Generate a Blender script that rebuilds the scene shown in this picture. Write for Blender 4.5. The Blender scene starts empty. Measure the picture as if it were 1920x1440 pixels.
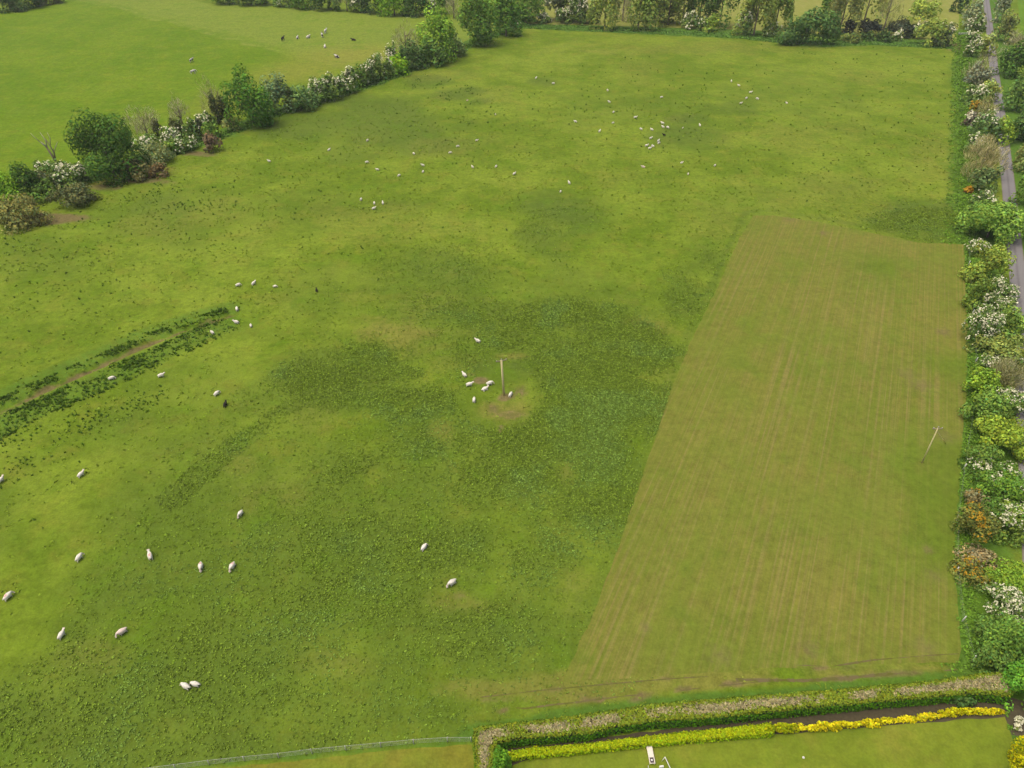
import bpy, bmesh, math, random
import numpy as np
from mathutils import Vector, Matrix

SC = bpy.context.scene
COL = SC.collection
R = math.radians

# ------------------------------------------------------------------ camera
CAM_H, PITCH, FPX = 85.0, R(38.0), 1333.0
SINP, COSP = math.sin(PITCH), math.cos(PITCH)
cam_d = bpy.data.cameras.new('camera')
cam_d.sensor_width = 36.0
cam_d.lens = 36.0 * FPX / 1920.0
cam_d.clip_start = 0.5
cam_d.clip_end = 20000
cam = bpy.data.objects.new('camera', cam_d)
COL.objects.link(cam)
cam.location = (0, 0, CAM_H)
cam.rotation_euler = (math.pi / 2 - PITCH, 0, 0)
SC.camera = cam

# ------------------------------------------------------------------ sky and sun (overcast)
SUN_EL, SUN_ROT = R(70), R(-110)
world = bpy.data.worlds.new('World')
SC.world = world
world.use_nodes = True
wt = world.node_tree
sky = wt.nodes.new('ShaderNodeTexSky')
sky.sky_type = 'NISHITA'
sky.sun_disc = False
sky.sun_elevation = SUN_EL
sky.sun_rotation = SUN_ROT
sky.air_density = 0.7
sky.dust_density = 8
sky.ozone_density = 0.0
wt.links.new(sky.outputs[0], wt.nodes['Background'].inputs[0])
wt.nodes['Background'].inputs[1].default_value = 0.15
sun_d = bpy.data.lights.new('sun', 'SUN')
sun_d.energy = 0.8
sun_d.angle = R(60)
sun_d.color = (1, .95, .86)
sun = bpy.data.objects.new('sun', sun_d)
COL.objects.link(sun)
sdir = Vector((math.sin(SUN_ROT) * math.cos(SUN_EL), math.cos(SUN_ROT) * math.cos(SUN_EL), math.sin(SUN_EL)))
sun.rotation_euler = sdir.to_track_quat('Z', 'Y').to_euler()
sun.location = (0, 0, 300)

SC.view_settings.view_transform = 'Standard'
SC.view_settings.look = 'None'
SC.view_settings.gamma = 1
SC.view_settings.exposure = 0.45
SC.cycles.max_bounces = 6
SC.cycles.diffuse_bounces = 3
SC.cycles.transmission_bounces = 3
SC.cycles.transparent_max_bounces = 4

# ------------------------------------------------------------------ survey helpers: where things stand in the field
def gp(px, py, z=0.0):
    """point of the plane at height z seen at a place of the 1920 x 1440 photograph"""
    u, v = (px - 960) / FPX, (py - 720) / FPX
    t = (CAM_H - z) / (SINP + v * COSP)
    return (u * t, (COSP - v * SINP) * t)

def depth(py, z=0.0):
    v = (py - 720) / FPX
    return (CAM_H - z) / (SINP + v * COSP)

def mpp(py, z=0.0):
    return depth(py, z) / FPX

def lin(r, g, b, k=1.0):
    out = []
    for c in (r, g, b):
        c /= 255.0
        c = c / 12.92 if c <= 0.04045 else ((c + 0.055) / 1.055) ** 2.4
        out.append(c / 1.87 / k)
    return tuple(out)

# ------------------------------------------------------------------ noise for masks (world metres)
_rs = np.random.RandomState(7)
_TAB = _rs.rand(256, 256)
def vnoise(x, y):
    xi = np.floor(x).astype(int); yi = np.floor(y).astype(int)
    fx = x - xi; fy = y - yi
    fx = fx * fx * (3 - 2 * fx); fy = fy * fy * (3 - 2 * fy)
    a = _TAB[xi % 256, yi % 256]; b = _TAB[(xi + 1) % 256, yi % 256]
    c = _TAB[xi % 256, (yi + 1) % 256]; d = _TAB[(xi + 1) % 256, (yi + 1) % 256]
    return (a * (1 - fx) + b * fx) * (1 - fy) + (c * (1 - fx) + d * fx) * fy
def fbm(x, y, s, o=4):
    v = 0; a = .5; tot = 0
    for k in range(o):
        v = v + a * vnoise(x / s + 17.3 * k + 400, y / s + 9.1 * k + 400); tot += a
        a *= .5; s *= .5
    return v / tot
def sstep(a, b, x):
    t = np.clip((x - a) / (b - a), 0, 1)
    return t * t * (3 - 2 * t)
def seg_dist(x, y, pts):
    d = np.full(np.shape(x), 1e9)
    for (ax, ay), (bx, by) in zip(pts[:-1], pts[1:]):
        ex, ey = bx - ax, by - ay
        L = ex * ex + ey * ey
        t = np.clip(((x - ax) * ex + (y - ay) * ey) / L, 0, 1)
        d = np.minimum(d, np.hypot(x - ax - t * ex, y - ay - t * ey))
    return d
def inside(x, y, poly):
    r = np.zeros(np.shape(x), bool)
    n = len(poly)
    for i in range(n):
        x1, y1 = poly[i]; x2, y2 = poly[(i + 1) % n]
        if y1 == y2: continue
        c = (y1 > y) != (y2 > y)
        r ^= c & (x < (x2 - x1) * (y - y1) / (y2 - y1) + x1)
    return r
def G(pts, z=0.0):
    return [gp(a, b, z) for a, b in pts]
def blob(x, y, cx, cy, rx, ry, s=1.0, n=None, soft=.45):
    c = gp(cx, cy)
    ax = rx * mpp(cy); ay = abs(gp(cx, cy - ry)[1] - gp(cx, cy + ry)[1]) / 2
    sh = (gp(cx, cy - ry)[0] - gp(cx, cy + ry)[0]) / (2 * ay)
    dy = (y - c[1]); dx = x - c[0] - sh * dy
    r = np.hypot(dx / ax, dy / ay)
    if n is not None: r = r + (n - .5) * 1.8
    return s * sstep(1 + soft, 1 - soft, r)
def stroke(x, y, pts, w, s=1.0, n=None):
    g = G(pts)
    d = seg_dist(x, y, g) / (w * mpp(sum(p[1] for p in pts) / len(pts)))
    if n is not None: d = d + (n - .5) * 1.0
    return s * sstep(1.35, .6, d)

# ------------------------------------------------------------------ lines of the place
L_HEDGE = G([(-420, 560), (-60, 402), (30, 378), (110, 350), (190, 322), (300, 288), (400, 254), (500, 214), (600, 182), (700, 152), (760, 128), (830, 100), (900, 72), (975, 44)])
T_HEDGE = G([(975, 44), (1100, 50), (1250, 56), (1400, 64), (1520, 78), (1620, 74), (1780, 82)])
R_HEDGE = G([(1815, 60), (1820, 200), (1824, 330), (1826, 420), (1828, 520), (1832, 640), (1836, 740), (1826, 860), (1826, 960), (1822, 1040), (1835, 1130), (1850, 1200), (1868, 1270), (1900, 1400)])
DITCH = G([(-160, 850), (-60, 800), (0, 770), (65, 738), (130, 709), (190, 683), (250, 655), (340, 618), (435, 588)])
MOWN = G([(1055, 1278), (1112, 1150), (1165, 1010), (1215, 860), (1262, 720), (1305, 620), (1345, 540), (1385, 450), (1412, 404), (1450, 404), (1540, 417), (1640, 438), (1720, 455), (1808, 458), (1813, 560), (1815, 660), (1810, 760), (1802, 860), (1795, 960), (1790, 1060), (1797, 1150), (1803, 1215), (1796, 1243), (1600, 1246), (1400, 1256), (1200, 1270)])
FIELD = L_HEDGE[1:] + T_HEDGE[1:] + R_HEDGE + G([(1880, 1278), (1500, 1312), (1000, 1368), (888, 1388), (700, 1402), (280, 1444), (-200, 1500), (-900, 1450), (-900, 700)])

VERGE = G([(1858, -60), (1870, 40), (1884, 125), (1900, 220), (1914, 330), (1930, 450), (1944, 560)])
def fields(x, y):
    """plant cover of the sheep pasture at world points: masks for plants, soil and darker patches"""
    n1 = fbm(x, y, 14, 4); n2 = fbm(x + 90, y - 40, 6, 3); n3 = fbm(x - 300, y + 77, 45, 4)
    F = {}
    w = np.zeros(np.shape(x))
    for b in [(1075, 590, 130, 26, .75), (1150, 660, 130, 60, .95), (1120, 760, 150, 90, 1), (1050, 860, 170, 90, 1), (1120, 940, 110, 90, .9),
              (950, 900, 160, 80, .8), (1010, 1040, 130, 80, .7), (1110, 850, 110, 90, .9), (900, 590, 110, 30, .45), (1010, 650, 90, 50, .55),
              (690, 665, 60, 30, .75), (610, 725, 90, 44, .7), (540, 790, 90, 34, .45), (760, 760, 130, 50, .65), (660, 860, 150, 50, .4), (560, 930, 160, 50, .35), (770, 930, 130, 50, .5), (840, 830, 110, 60, .7),
              (720, 1120, 230, 120, .6), (860, 1190, 170, 90, .75), (400, 1290, 300, 110, .75), (160, 1380, 220, 90, .8), (420, 1400, 280, 60, .75), (850, 1020, 200, 90, .6),
              (380, 1200, 120, 50, .55), (640, 1330, 180, 70, .5), (780, 1000, 190, 90, .6), (820, 1330, 90, 60, .5), (620, 1000, 130, 60, .3), (1040, 1180, 60, 60, .4), (330, 1010, 200, 60, .22), (560, 1210, 160, 60, .45), (1750, 412, 100, 30, .4), (1060, 385, 60, 20, .3), (1010, 425, 60, 26, .32), (1290, 560, 60, 60, .36), (1340, 480, 50, 50, .25), (860, 820, 380, 240, .42), (660, 1150, 460, 230, .42), (880, 500, 130, 60, .22)]:
        w = np.maximum(w, blob(x, y, *b[:4], s=b[4], n=n1, soft=.85))
    w = np.maximum(w, stroke(x, y, [(780, 700), (650, 705), (540, 765), (420, 850), (330, 930)], 30, .55, n1))
    w = np.maximum(w, stroke(x, y, [(900, 800), (760, 830), (620, 900), (480, 1010)], 40, .42, n1))
    clear = blob(x, y, 938, 738, 66, 52, n=n1)
    for b in [(1060, 880, 28, 26), (975, 1010, 30, 22), (960, 665, 40, 10), (830, 812, 22, 26), (860, 1120, 50, 22), (1090, 1085, 40, 30)]:
        clear = np.maximum(clear, .65 * blob(x, y, *b, n=n1, soft=.95))
    F['weed'] = np.clip(w * (1 - .9 * clear) * (.55 + .8 * fbm(x - 55, y + 130, 9, 3)), 0, 1)
    d = np.zeros(np.shape(x))
    for b in [(1040, 395, 90, 40, .8), (1010, 430, 60, 50, .6), (840, 500, 70, 40, .6), (900, 540, 120, 40, .5), (690, 215, 100, 38, .75), (760, 250, 110, 34, .7), (560, 230, 80, 30, .7), (660, 285, 60, 20, .5), (1290, 255, 80, 26, .7), (1390, 195, 60, 16, .6),
              (1740, 408, 90, 34, .9), (1290, 225, 40, 10, .8), (1020, 152, 26, 8, .7), (800, 155, 40, 12, .9), (860, 176, 46, 12, .9), (905, 190, 26, 8, .8), (1330, 480, 60, 60, .55), (1280, 560, 40, 50, .6), (760, 385, 70, 14, .45),
              (300, 390, 60, 26, .6), (320, 440, 120, 30, .4), (60, 470, 90, 40, .4), (560, 800, 120, 60, .4), (470, 880, 140, 40, .35), (200, 1010, 160, 60, .25), (560, 420, 60, 30, .3), (1560, 360, 80, 30, .35), (450, 620, 140, 30, .35), (600, 560, 80, 60, .4), (1250, 640, 50, 60, .4), (985, 684, 30, 14, .9), (900, 690, 30, 14, .7), (640, 1010, 640, 330, .55), (960, 610, 360, 110, .5), (620, 740, 260, 100, .55), (350, 1330, 500, 160, .5), (1120, 560, 200, 60, .45)]:
        d = np.maximum(d, blob(x, y, *b[:4], s=b[4], n=n1, soft=.65))
    d = np.maximum(d, .35 * sstep(.56, .75, n3))
    d = np.maximum(d, stroke(x, y, [(1330, 545), (1372, 450), (1400, 396), (1450, 395), (1540, 408), (1640, 429), (1725, 446), (1806, 449)], 9, .6, n2))
    d = np.maximum(d, stroke(x, y, [(1060, 1230), (1105, 1140), (1155, 1010), (1203, 865), (1250, 725), (1290, 630), (1330, 545)], 14, .5, n2))
    F['dark'] = np.clip(d, 0, 1)
    l = np.maximum(.95 * sstep(9, 2, seg_dist(x, y, L_HEDGE) + (n2 - .5) * 8), 0)
    l = np.maximum(l, .9 * sstep(16, 5, seg_dist(x, y, T_HEDGE) + (n2 - .5) * 14))
    l = np.maximum(l, .9 * sstep(9, 2, seg_dist(x, y, R_HEDGE) + (n2 - .5) * 7))
    l = np.maximum(l, stroke(x, y, [(880, 1375), (1000, 1358), (1200, 1330), (1500, 1300), (1860, 1268)], 20, .8, n2))
    l = np.maximum(l, stroke(x, y, [(300, 1440), (700, 1404), (880, 1388)], 9, .6, n2))
    l = np.maximum(l, blob(x, y, 1835, 1150, 34, 130, .9, n2))
    l = np.maximum(l, blob(x, y, 1800, 690, 24, 60, .6, n2))
    l = np.maximum(l, .95 * sstep(7, 3, seg_dist(x, y, VERGE) + (n2 - .5) * 4))
    F['lush'] = np.clip(l, 0, 1)
    t = np.zeros(np.shape(x))
    for b in [(770, 625, 110, 26, .7), (1215, 612, 44, 20, .6), (860, 1125, 52, 20, .55), (845, 690, 40, 26, .4), (830, 812, 20, 30, .6), (960, 770, 46, 22, .7), (955, 668, 34, 6, .7), (1060, 885, 24, 28, .6),
              (940, 1292, 130, 18, .75), (1300, 1275, 260, 16, .9), (1640, 1256, 200, 12, .9), (1080, 1300, 120, 18, .8), (800, 560, 60, 30, .35), (1500, 255, 160, 30, .35), (1190, 330, 80, 20, .3), (1750, 300, 60, 60, .4), (500, 930, 60, 30, .35), (450, 870, 30, 20, .4), (640, 1250, 90, 30, .4), (190, 1230, 70, 30, .45), (1320, 90, 300, 14, .4),
              (980, 800, 60, 14, .4), (1000, 1010, 30, 20, .5), (960, 60, 40, 5, .2), (820, 180, 30, 6, .5), (330, 275, 40, 8, .6), (280, 322, 50, 10, .6), (180, 345, 26, 10, .7), (60, 410, 50, 10, .7), (1085, 1090, 40, 40, .4)]:
        t = np.maximum(t, blob(x, y, *b[:4], s=b[4], n=n2, soft=.7))
    t = np.maximum(t,   .34 * sstep(.55, .72, fbm(x + 33, y + 210, 30, 4)))
    F['tan'] = np.clip(t, 0, 1)
    s = np.zeros(np.shape(x))
    for b in [(900, 713, 14, 7, 1), (946, 746, 14, 7, .9), (880, 702, 12, 4, .5), (978, 735, 10, 10, .55), (941, 804, 6, 10, .8), (1028, 44, 16, 5, 1), (1790, 84, 16, 10, .9), (1100, 1312, 12, 5, .7), (945, 1334, 16, 3, .9), (995, 1335, 16, 3, .5),
              (1195, 1310, 16, 5, .6), (1265, 1306, 40, 3, .4), (1370, 1296, 30, 2, .4), (1540, 1251, 20, 4, .8), (1590, 1250, 20, 8, .7), (1640, 1268, 36, 8, .4), (272, 338, 44, 9, 1), (95, 409, 60, 10, .95), (378, 289, 34, 6, .9), (195, 352, 34, 8, .6), (960, 778, 30, 10, .5), (925, 765, 8, 6, .6), (860, 1118, 16, 6, .4)]:
        s = np.maximum(s, blob(x, y, *b[:4], s=b[4], n=n2, soft=.5))
    for pts, wd, a in [([(1085, 1318), (1200, 1302), (1340, 1284), (1460, 1276)], 1.6, .9), ([(1000, 1296), (1180, 1278), (1320, 1266)], 1.2, .6), ([(1510, 1278), (1600, 1270), (1690, 1262), (1790, 1256)], 2.6, 1), ([(1600, 1240), (1700, 1232), (1790, 1228)], 2, .7), ([(900, 1312), (1000, 1310), (1100, 1300)], 2, .35)]:
        s = np.maximum(s, stroke(x, y, pts, wd, a, n2))
    dd = seg_dist(x, y, DITCH)
    s = np.maximum(s, .95 * sstep(1.05, .25, dd + (fbm(x, y, 3.5, 3) - .45) * 2.6))
    F['soil'] = np.clip(s, 0, 1)
    r = np.zeros(np.shape(x))
    for b in [(230, 390, 330, 50, .5), (120, 440, 240, 50, .5), (330, 375, 80, 30, .8), (480, 350, 160, 40, .26), (560, 440, 120, 60, .13), (350, 500, 260, 60, .14), (60, 490, 100, 60, .4), (800, 158, 40, 12, .9), (862, 178, 44, 12, 1), (905, 192, 24, 8, 1), (880, 210, 70, 20, .4), (860, 230, 120, 40, .2),
              (1250, 150, 220, 40, .16), (1180, 190, 120, 60, .2), (1330, 300, 160, 50, .2), (1520, 270, 260, 120, .12), (1700, 160, 120, 70, .16), (1600, 100, 200, 20, .12), (950, 260, 120, 50, .15), (1300, 250, 60, 20, .5), (60, 900, 140, 60, .3), (60, 970, 80, 40, .55), (60, 850, 120, 30, .5), (100, 660, 160, 40, .25), (1420, 340, 300, 60, .08), (700, 450, 300, 60, .05), (1050, 1240, 60, 20, .15),
              (200, 570, 280, 70, .16)]:
        r = np.maximum(r, blob(x, y, *b[:4], s=b[4], n=n1, soft=.7))
    gd = G([(-60, 838), (0, 797), (130, 738), (260, 681), (340, 643), (420, 606)])
    r = np.maximum(r, 1.2 * sstep(6.5, 2.0, seg_dist(x, y, gd) + (n1 - .5) * 5))
    gu = G([(-60, 780), (0, 748), (130, 690), (250, 638), (340, 604), (425, 580)])
    r = np.maximum(r, 1.0 * sstep(2.2, 1.0, seg_dist(x, y, gu)))
    F['rush'] = np.clip(r * (1 - sstep(.9, .4, dd)), 0, 1)
    F['lush'] = np.maximum(F['lush'], .5 * sstep(5, 2, np.minimum(seg_dist(x, y, gd), seg_dist(x, y, gu))) * (1 - s))
    F['n3'] = n3
    return F

# ------------------------------------------------------------------ material helpers
def new_mat(name, rough=.9, spec=.15):
    m = bpy.data.materials.new(name)
    m.use_nodes = True
    b = m.node_tree.nodes['Principled BSDF']
    b.inputs['Roughness'].default_value = rough
    b.inputs['Specular IOR Level'].default_value = spec
    return m, m.node_tree, b
def N(nt, kind, **kw):
    n = nt.nodes.new(kind)
    for k, v in kw.items(): setattr(n, k, v)
    return n
def noise(nt, vec, scale, detail=3, rough=.55):
    n = N(nt, 'ShaderNodeTexNoise')
    n.inputs['Scale'].default_value = scale; n.inputs['Detail'].default_value = detail; n.inputs['Roughness'].default_value = rough
    if vec is not None: nt.links.new(vec, n.inputs['Vector'])
    return n.outputs['Fac']
def mth(nt, op, a, b=None, clamp=False):
    n = N(nt, 'ShaderNodeMath', operation=op, use_clamp=clamp)
    for i, v in enumerate((a, b)):
        if v is None: continue
        if isinstance(v, (int, float)): n.inputs[i].default_value = v
        else: nt.links.new(v, n.inputs[i])
    return n.outputs[0]
def rng(nt, v, a, b, c=0.0, d=1.0):
    n = N(nt, 'ShaderNodeMapRange'); n.interpolation_type = 'SMOOTHSTEP'
    nt.links.new(v, n.inputs[0])
    for i, q in enumerate((a, b, c, d)): n.inputs[i + 1].default_value = q
    return n.outputs[0]
def mixc(nt, f, a, b, mode='MIX'):
    n = N(nt, 'ShaderNodeMix', data_type='RGBA', blend_type=mode)
    if isinstance(f, (int, float)): n.inputs[0].default_value = f
    else: nt.links.new(f, n.inputs[0])
    for i, v in ((6, a), (7, b)):
        if isinstance(v, tuple): n.inputs[i].default_value = (*v[:3], 1)
        else: nt.links.new(v, n.inputs[i])
    return n.outputs[2]
def pos(nt, scale=None, rot=0.0):
    g = N(nt, 'ShaderNodeNewGeometry').outputs['Position']
    if scale is None: return g
    mp = N(nt, 'ShaderNodeMapping', vector_type='TEXTURE')
    nt.links.new(g, mp.inputs[0])
    mp.inputs['Rotation'].default_value = (0, 0, rot)
    mp.inputs['Scale'].default_value = scale
    return mp.outputs[0]
def attr(nt, name):
    return N(nt, 'ShaderNodeAttribute', attribute_name=name).outputs['Fac']
def brightness(nt, col, v):
    n = N(nt, 'ShaderNodeHueSaturation')
    nt.links.new(col, n.inputs['Color'])
    nt.links.new(v, n.inputs['Value'])
    return n.outputs[0]
def plain(name, rgb, rough=.7, var=.15, scale=6, spec=.2, bump=0):
    m, nt, b = new_mat(name, rough, spec)
    tc = N(nt, 'ShaderNodeTexCoord').outputs['Object']
    f = noise(nt, tc, scale, 4)
    lo = tuple(c * (1 - var) for c in rgb); hi = tuple(min(1, c * (1 + var)) for c in rgb)
    nt.links.new(mixc(nt, f, lo, hi), b.inputs['Base Color'])
    return m
def add_bump(nt, b, h, strength, dist):
    n = N(nt, 'ShaderNodeBump')
    n.inputs['Strength'].default_value = strength; n.inputs['Distance'].default_value = dist
    nt.links.new(h, n.inputs['Height']); nt.links.new(n.outputs[0], b.inputs['Normal'])

def grass_mat(name, A, B, yellow, big=1.0, contrast=.3, streak=None, streak_col=None, extra=None):
    """turf: patches of two greens, yellowed patches, tussocky mottling at several sizes"""
    m, nt, b = new_mat(name, .95, .08)
    P = pos(nt)
    n_big = noise(nt, P, .022 * big, 4)
    n_mid = noise(nt, P, .16, 4, .6)
    n_small = noise(nt, P, .9, 3, .65)
    n_fine = noise(nt, P, 3.2, 2, .6)
    n_pat = noise(nt, P, .075, 5, .62)
    c = mixc(nt, rng(nt, mth(nt, 'ADD', mth(nt, 'MULTIPLY', n_big, .5), mth(nt, 'MULTIPLY', n_pat, .5)), .40, .60), A, B)
    c = mixc(nt, mth(nt, 'MULTIPLY', rng(nt, n_mid, .48, .72), .6), c, yellow)
    if streak:
        Ps = pos(nt, (streak[0], streak[1], 1), streak[2])
        s1 = noise(nt, Ps, 1.0, 4, .6)
        c = mixc(nt, mth(nt, 'MULTIPLY', rng(nt, s1, .42, .68), streak[3]), c, streak_col)
    if extra: c = extra(nt, c, n_small, n_mid, P)
    n_tuss = noise(nt, P, .33, 5, .72)
    c = mixc(nt, mth(nt, 'MULTIPLY', rng(nt, noise(nt, P, .11, 5, .66), .52, .66), .4), c, tuple(q * w_ for q, w_ in zip(A, (.86, 1.04, .8))))
    v = mth(nt, 'ADD', mth(nt, 'ADD', mth(nt, 'MULTIPLY', n_small, .38), mth(nt, 'MULTIPLY', n_fine, .3)), mth(nt, 'MULTIPLY', n_tuss, .32))
    v = mth(nt, 'ADD', mth(nt, 'MULTIPLY', rng(nt, v, .33, .67), 2.3 * contrast), 1 - 1.15 * contrast)
    c = brightness(nt, c, v)
    nt.links.new(c, b.inputs['Base Color'])
    add_bump(nt, b, n_small, .5, .25)
    return m

# colours as they look in even light
GRASS_A = lin(110, 138, 28); GRASS_B = lin(137, 160, 47); GRASS_Y = lin(142, 150, 50)
C_DARK = lin(98, 122, 42); C_WEED = lin(98, 124, 40); C_LUSH = lin(92, 132, 44); C_TAN = lin(142, 140, 64); C_SOIL = lin(140, 126, 84)

def ground_extra(nt, c, n_small, n_mid, P):
    jit = mth(nt, 'MULTIPLY', mth(nt, 'SUBTRACT', n_small, .5), .9)
    def cover(name, gain=1.0, cap=1.0):
        a = mth(nt, 'ADD', attr(nt, name), mth(nt, 'MULTIPLY', jit, mth(nt, 'MULTIPLY', rng(nt, attr(nt, name), .02, .2), 1.0)))
        return mth(nt, 'MULTIPLY', rng(nt, a, .08, .85), cap)
    c = mixc(nt, cover('dark', 1, .75), c, C_DARK)
    c = mixc(nt, cover('tan', 1, .75), c, C_TAN)
    c = mixc(nt, cover('lush', 1, .9), c, C_LUSH)
    c = mixc(nt, cover('weed', 1, .8), c, C_WEED)
    c = mixc(nt, cover('soil', 1, .9), c, mixc(nt, noise(nt, P, 1.3, 3), tuple(q * .55 for q in C_SOIL), tuple(q * 1.25 for q in C_SOIL)))
    return c

def leaf_mat(name='foliage', trans=.3):
    m = bpy.data.materials.new(name)
    m.use_nodes = True
    nt = m.node_tree
    nt.nodes.clear()
    out = N(nt, 'ShaderNodeOutputMaterial')
    a = N(nt, 'ShaderNodeAttribute', attribute_name='leaf_colour').outputs['Color']
    tc = N(nt, 'ShaderNodeTexCoord').outputs['Object']
    f = noise(nt, tc, 5, 2)
    c = brightness(nt, a, rng(nt, f, .3, .7, .85, 1.15))
    d = N(nt, 'ShaderNodeBsdfDiffuse'); tr = N(nt, 'ShaderNodeBsdfTranslucent'); mx = N(nt, 'ShaderNodeMixShader')
    nt.links.new(c, d.inputs['Color'])
    nt.links.new(mixc(nt, 1.0, c, (1.0, 1.0, .6), 'MULTIPLY'), tr.inputs['Color'])
    mx.inputs[0].default_value = trans
    nt.links.new(d.outputs[0], mx.inputs[1]); nt.links.new(tr.outputs[0], mx.inputs[2])
    nt.links.new(mx.outputs[0], out.inputs['Surface'])
    return m
M_LEAF = leaf_mat('foliage', .22)
M_COVER = leaf_mat('ground_cover', .0)
M_BLOSSOM = leaf_mat('blossom', .15)
M_BARK = plain('bark', (.13, .105, .08), .9, .35, 3)
M_PALEBARK = plain('bleached_bark', (.33, .3, .25), .9, .25, 3)

# ------------------------------------------------------------------ object helpers
def tag(o, label=None, cat=None, group=None, kind=None):
    if label: o['label'] = label
    if cat: o['category'] = cat
    if group: o['group'] = group
    if kind: o['kind'] = kind
    return o
def empty(name, loc, label, cat, group=None, rz=0.0):
    o = bpy.data.objects.new(name, None)
    COL.objects.link(o)
    o.location = loc
    o.rotation_euler = (0, 0, rz)
    o.empty_display_size = .5
    return tag(o, label, cat, group)
def link(name, me, parent=None, loc=(0, 0, 0)):
    o = bpy.data.objects.new(name, me)
    COL.objects.link(o)
    o.location = loc
    if parent is not None: o.parent = parent
    return o
def mesh_np(name, V, Fc, mat, colour=None, smooth=False, attrs=None):
    """V (n,3) floats, Fc (m,k) ints with constant k"""
    me = bpy.data.meshes.new(name)
    n, k = len(Fc), Fc.shape[1]
    me.vertices.add(len(V)); me.vertices.foreach_set('co', np.ascontiguousarray(V, dtype=np.float32).ravel())
    me.loops.add(n * k); me.loops.foreach_set('vertex_index', np.ascontiguousarray(Fc, dtype=np.int32).ravel())
    me.polygons.add(n)
    me.polygons.foreach_set('loop_start', np.arange(0, n * k, k, dtype=np.int32))
    if smooth: me.polygons.foreach_set('use_smooth', np.ones(n, dtype=bool))
    me.update(calc_edges=True)
    if colour is not None:
        at = me.color_attributes.new('leaf_colour', 'FLOAT_COLOR', 'POINT')
        c4 = np.ones((len(V), 4), np.float32); c4[:, :3] = colour
        at.data.foreach_set('color', c4.ravel())
    for kx, v in (attrs or {}).items():
        at = me.attributes.new(kx, 'FLOAT', 'POINT')
        at.data.foreach_set('value', np.ascontiguousarray(v, dtype=np.float32).ravel())
    me.materials.append(mat)
    return me
def bm_mesh(name, bm, mats, smooth=False):
    me = bpy.data.meshes.new(name)
    bm.normal_update()
    bm.to_mesh(me); bm.free()
    for m in (mats if isinstance(mats, (list, tuple)) else [mats]): me.materials.append(m)
    if smooth:
        for p in me.polygons: p.use_smooth = True
    return me
def box(bm, c, s, rz=0.0, mi=0, bev=0.0, rx=0.0, ry=0.0):
    M = Matrix.Translation(c) @ Matrix.Rotation(rz, 4, 'Z') @ Matrix.Rotation(ry, 4, 'Y') @ Matrix.Rotation(rx, 4, 'X') @ Matrix.Diagonal((*s, 1))
    r = bmesh.ops.create_cube(bm, size=1.0, matrix=M)
    vs = r['verts']
    fs = {f for v in vs for f in v.link_faces}
    for f in fs: f.material_index = mi
    if bev:
        es = list({e for v in vs for e in v.link_edges})
        bmesh.ops.bevel(bm, geom=es, offset=bev, segments=2, affect='EDGES', profile=.5)
def tube(bm, pts, rad, seg=6, cap=True, mi=0):
    """tapered tube through pts with a radius at each"""
    rings = []
    P = [Vector(p) for p in pts]
    for i, p in enumerate(P):
        d = (P[min(i + 1, len(P) - 1)] - P[max(i - 1, 0)]).normalized()
        a = d.orthogonal().normalized() if abs(d.z) < .9 else d.cross(Vector((0, 1, 0))).normalized()
        b = d.cross(a)
        r = rad[i] if isinstance(rad, (list, tuple)) else rad
        rings.append([bm.verts.new(p + a * (r * math.cos(2 * math.pi * k / seg)) + b * (r * math.sin(2 * math.pi * k / seg))) for k in range(seg)])
    for r0, r1 in zip(rings[:-1], rings[1:]):
        for k in range(seg):
            f = bm.faces.new((r0[k], r0[(k + 1) % seg], r1[(k + 1) % seg], r1[k])); f.material_index = mi; f.smooth = True
    if cap:
        bm.faces.new(rings[0][::-1]).material_index = mi
        bm.faces.new(rings[-1]).material_index = mi

# ------------------------------------------------------------------ the ground sheet
def build_ground():
    xs = np.concatenate([[-9000, -3000, -1200, -640], np.arange(-420, 421, 1.0), [640, 1200, 3000, 9000]])
    ys = [-9000, -3000, -1000, -300, -80]
    y = -10.0
    while y < 560:
        ys.append(y)
        y += .7 if y < 160 else (1.0 if y < 300 else 1.8)
    ys = np.array(ys + [600, 700, 900, 1300, 3000, 9000])
    X, Y = np.meshgrid(xs, ys)
    x, y = X.ravel(), Y.ravel()
    F = fields(x, y)
    out = ~inside(x, y, FIELD)
    keep_out = out & (seg_dist(x, y, L_HEDGE) > 3) & (seg_dist(x, y, R_HEDGE) > 9) & (seg_dist(x, y, T_HEDGE) > 8)
    for k in ('weed', 'dark', 'tan', 'soil', 'rush'): F[k] = np.where(keep_out, 0, F[k])
    z = -.75 * sstep(1.5, .35, seg_dist(x, y, DITCH))
    z = np.where(np.abs(x) > 420, 0, z)
    V = np.stack([x, y, z], 1)
    nx, ny = len(xs), len(ys)
    i = np.arange(nx * ny).reshape(ny, nx)
    Fc = np.stack([i[:-1, :-1].ravel(), i[:-1, 1:].ravel(), i[1:, 1:].ravel(), i[1:, :-1].ravel()], 1)
    mat = grass_mat('pasture_grass', GRASS_A, GRASS_B, GRASS_Y, 1.0, .26, extra=ground_extra)
    me = mesh_np('ground', V, Fc, mat, smooth=True, attrs={k: F[k] for k in ('weed', 'dark', 'lush', 'tan', 'soil')})
    tag(link('ground', me), 'sheep pasture of rough green grass with weedy patches', 'ground', kind='structure')
build_ground()

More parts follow.
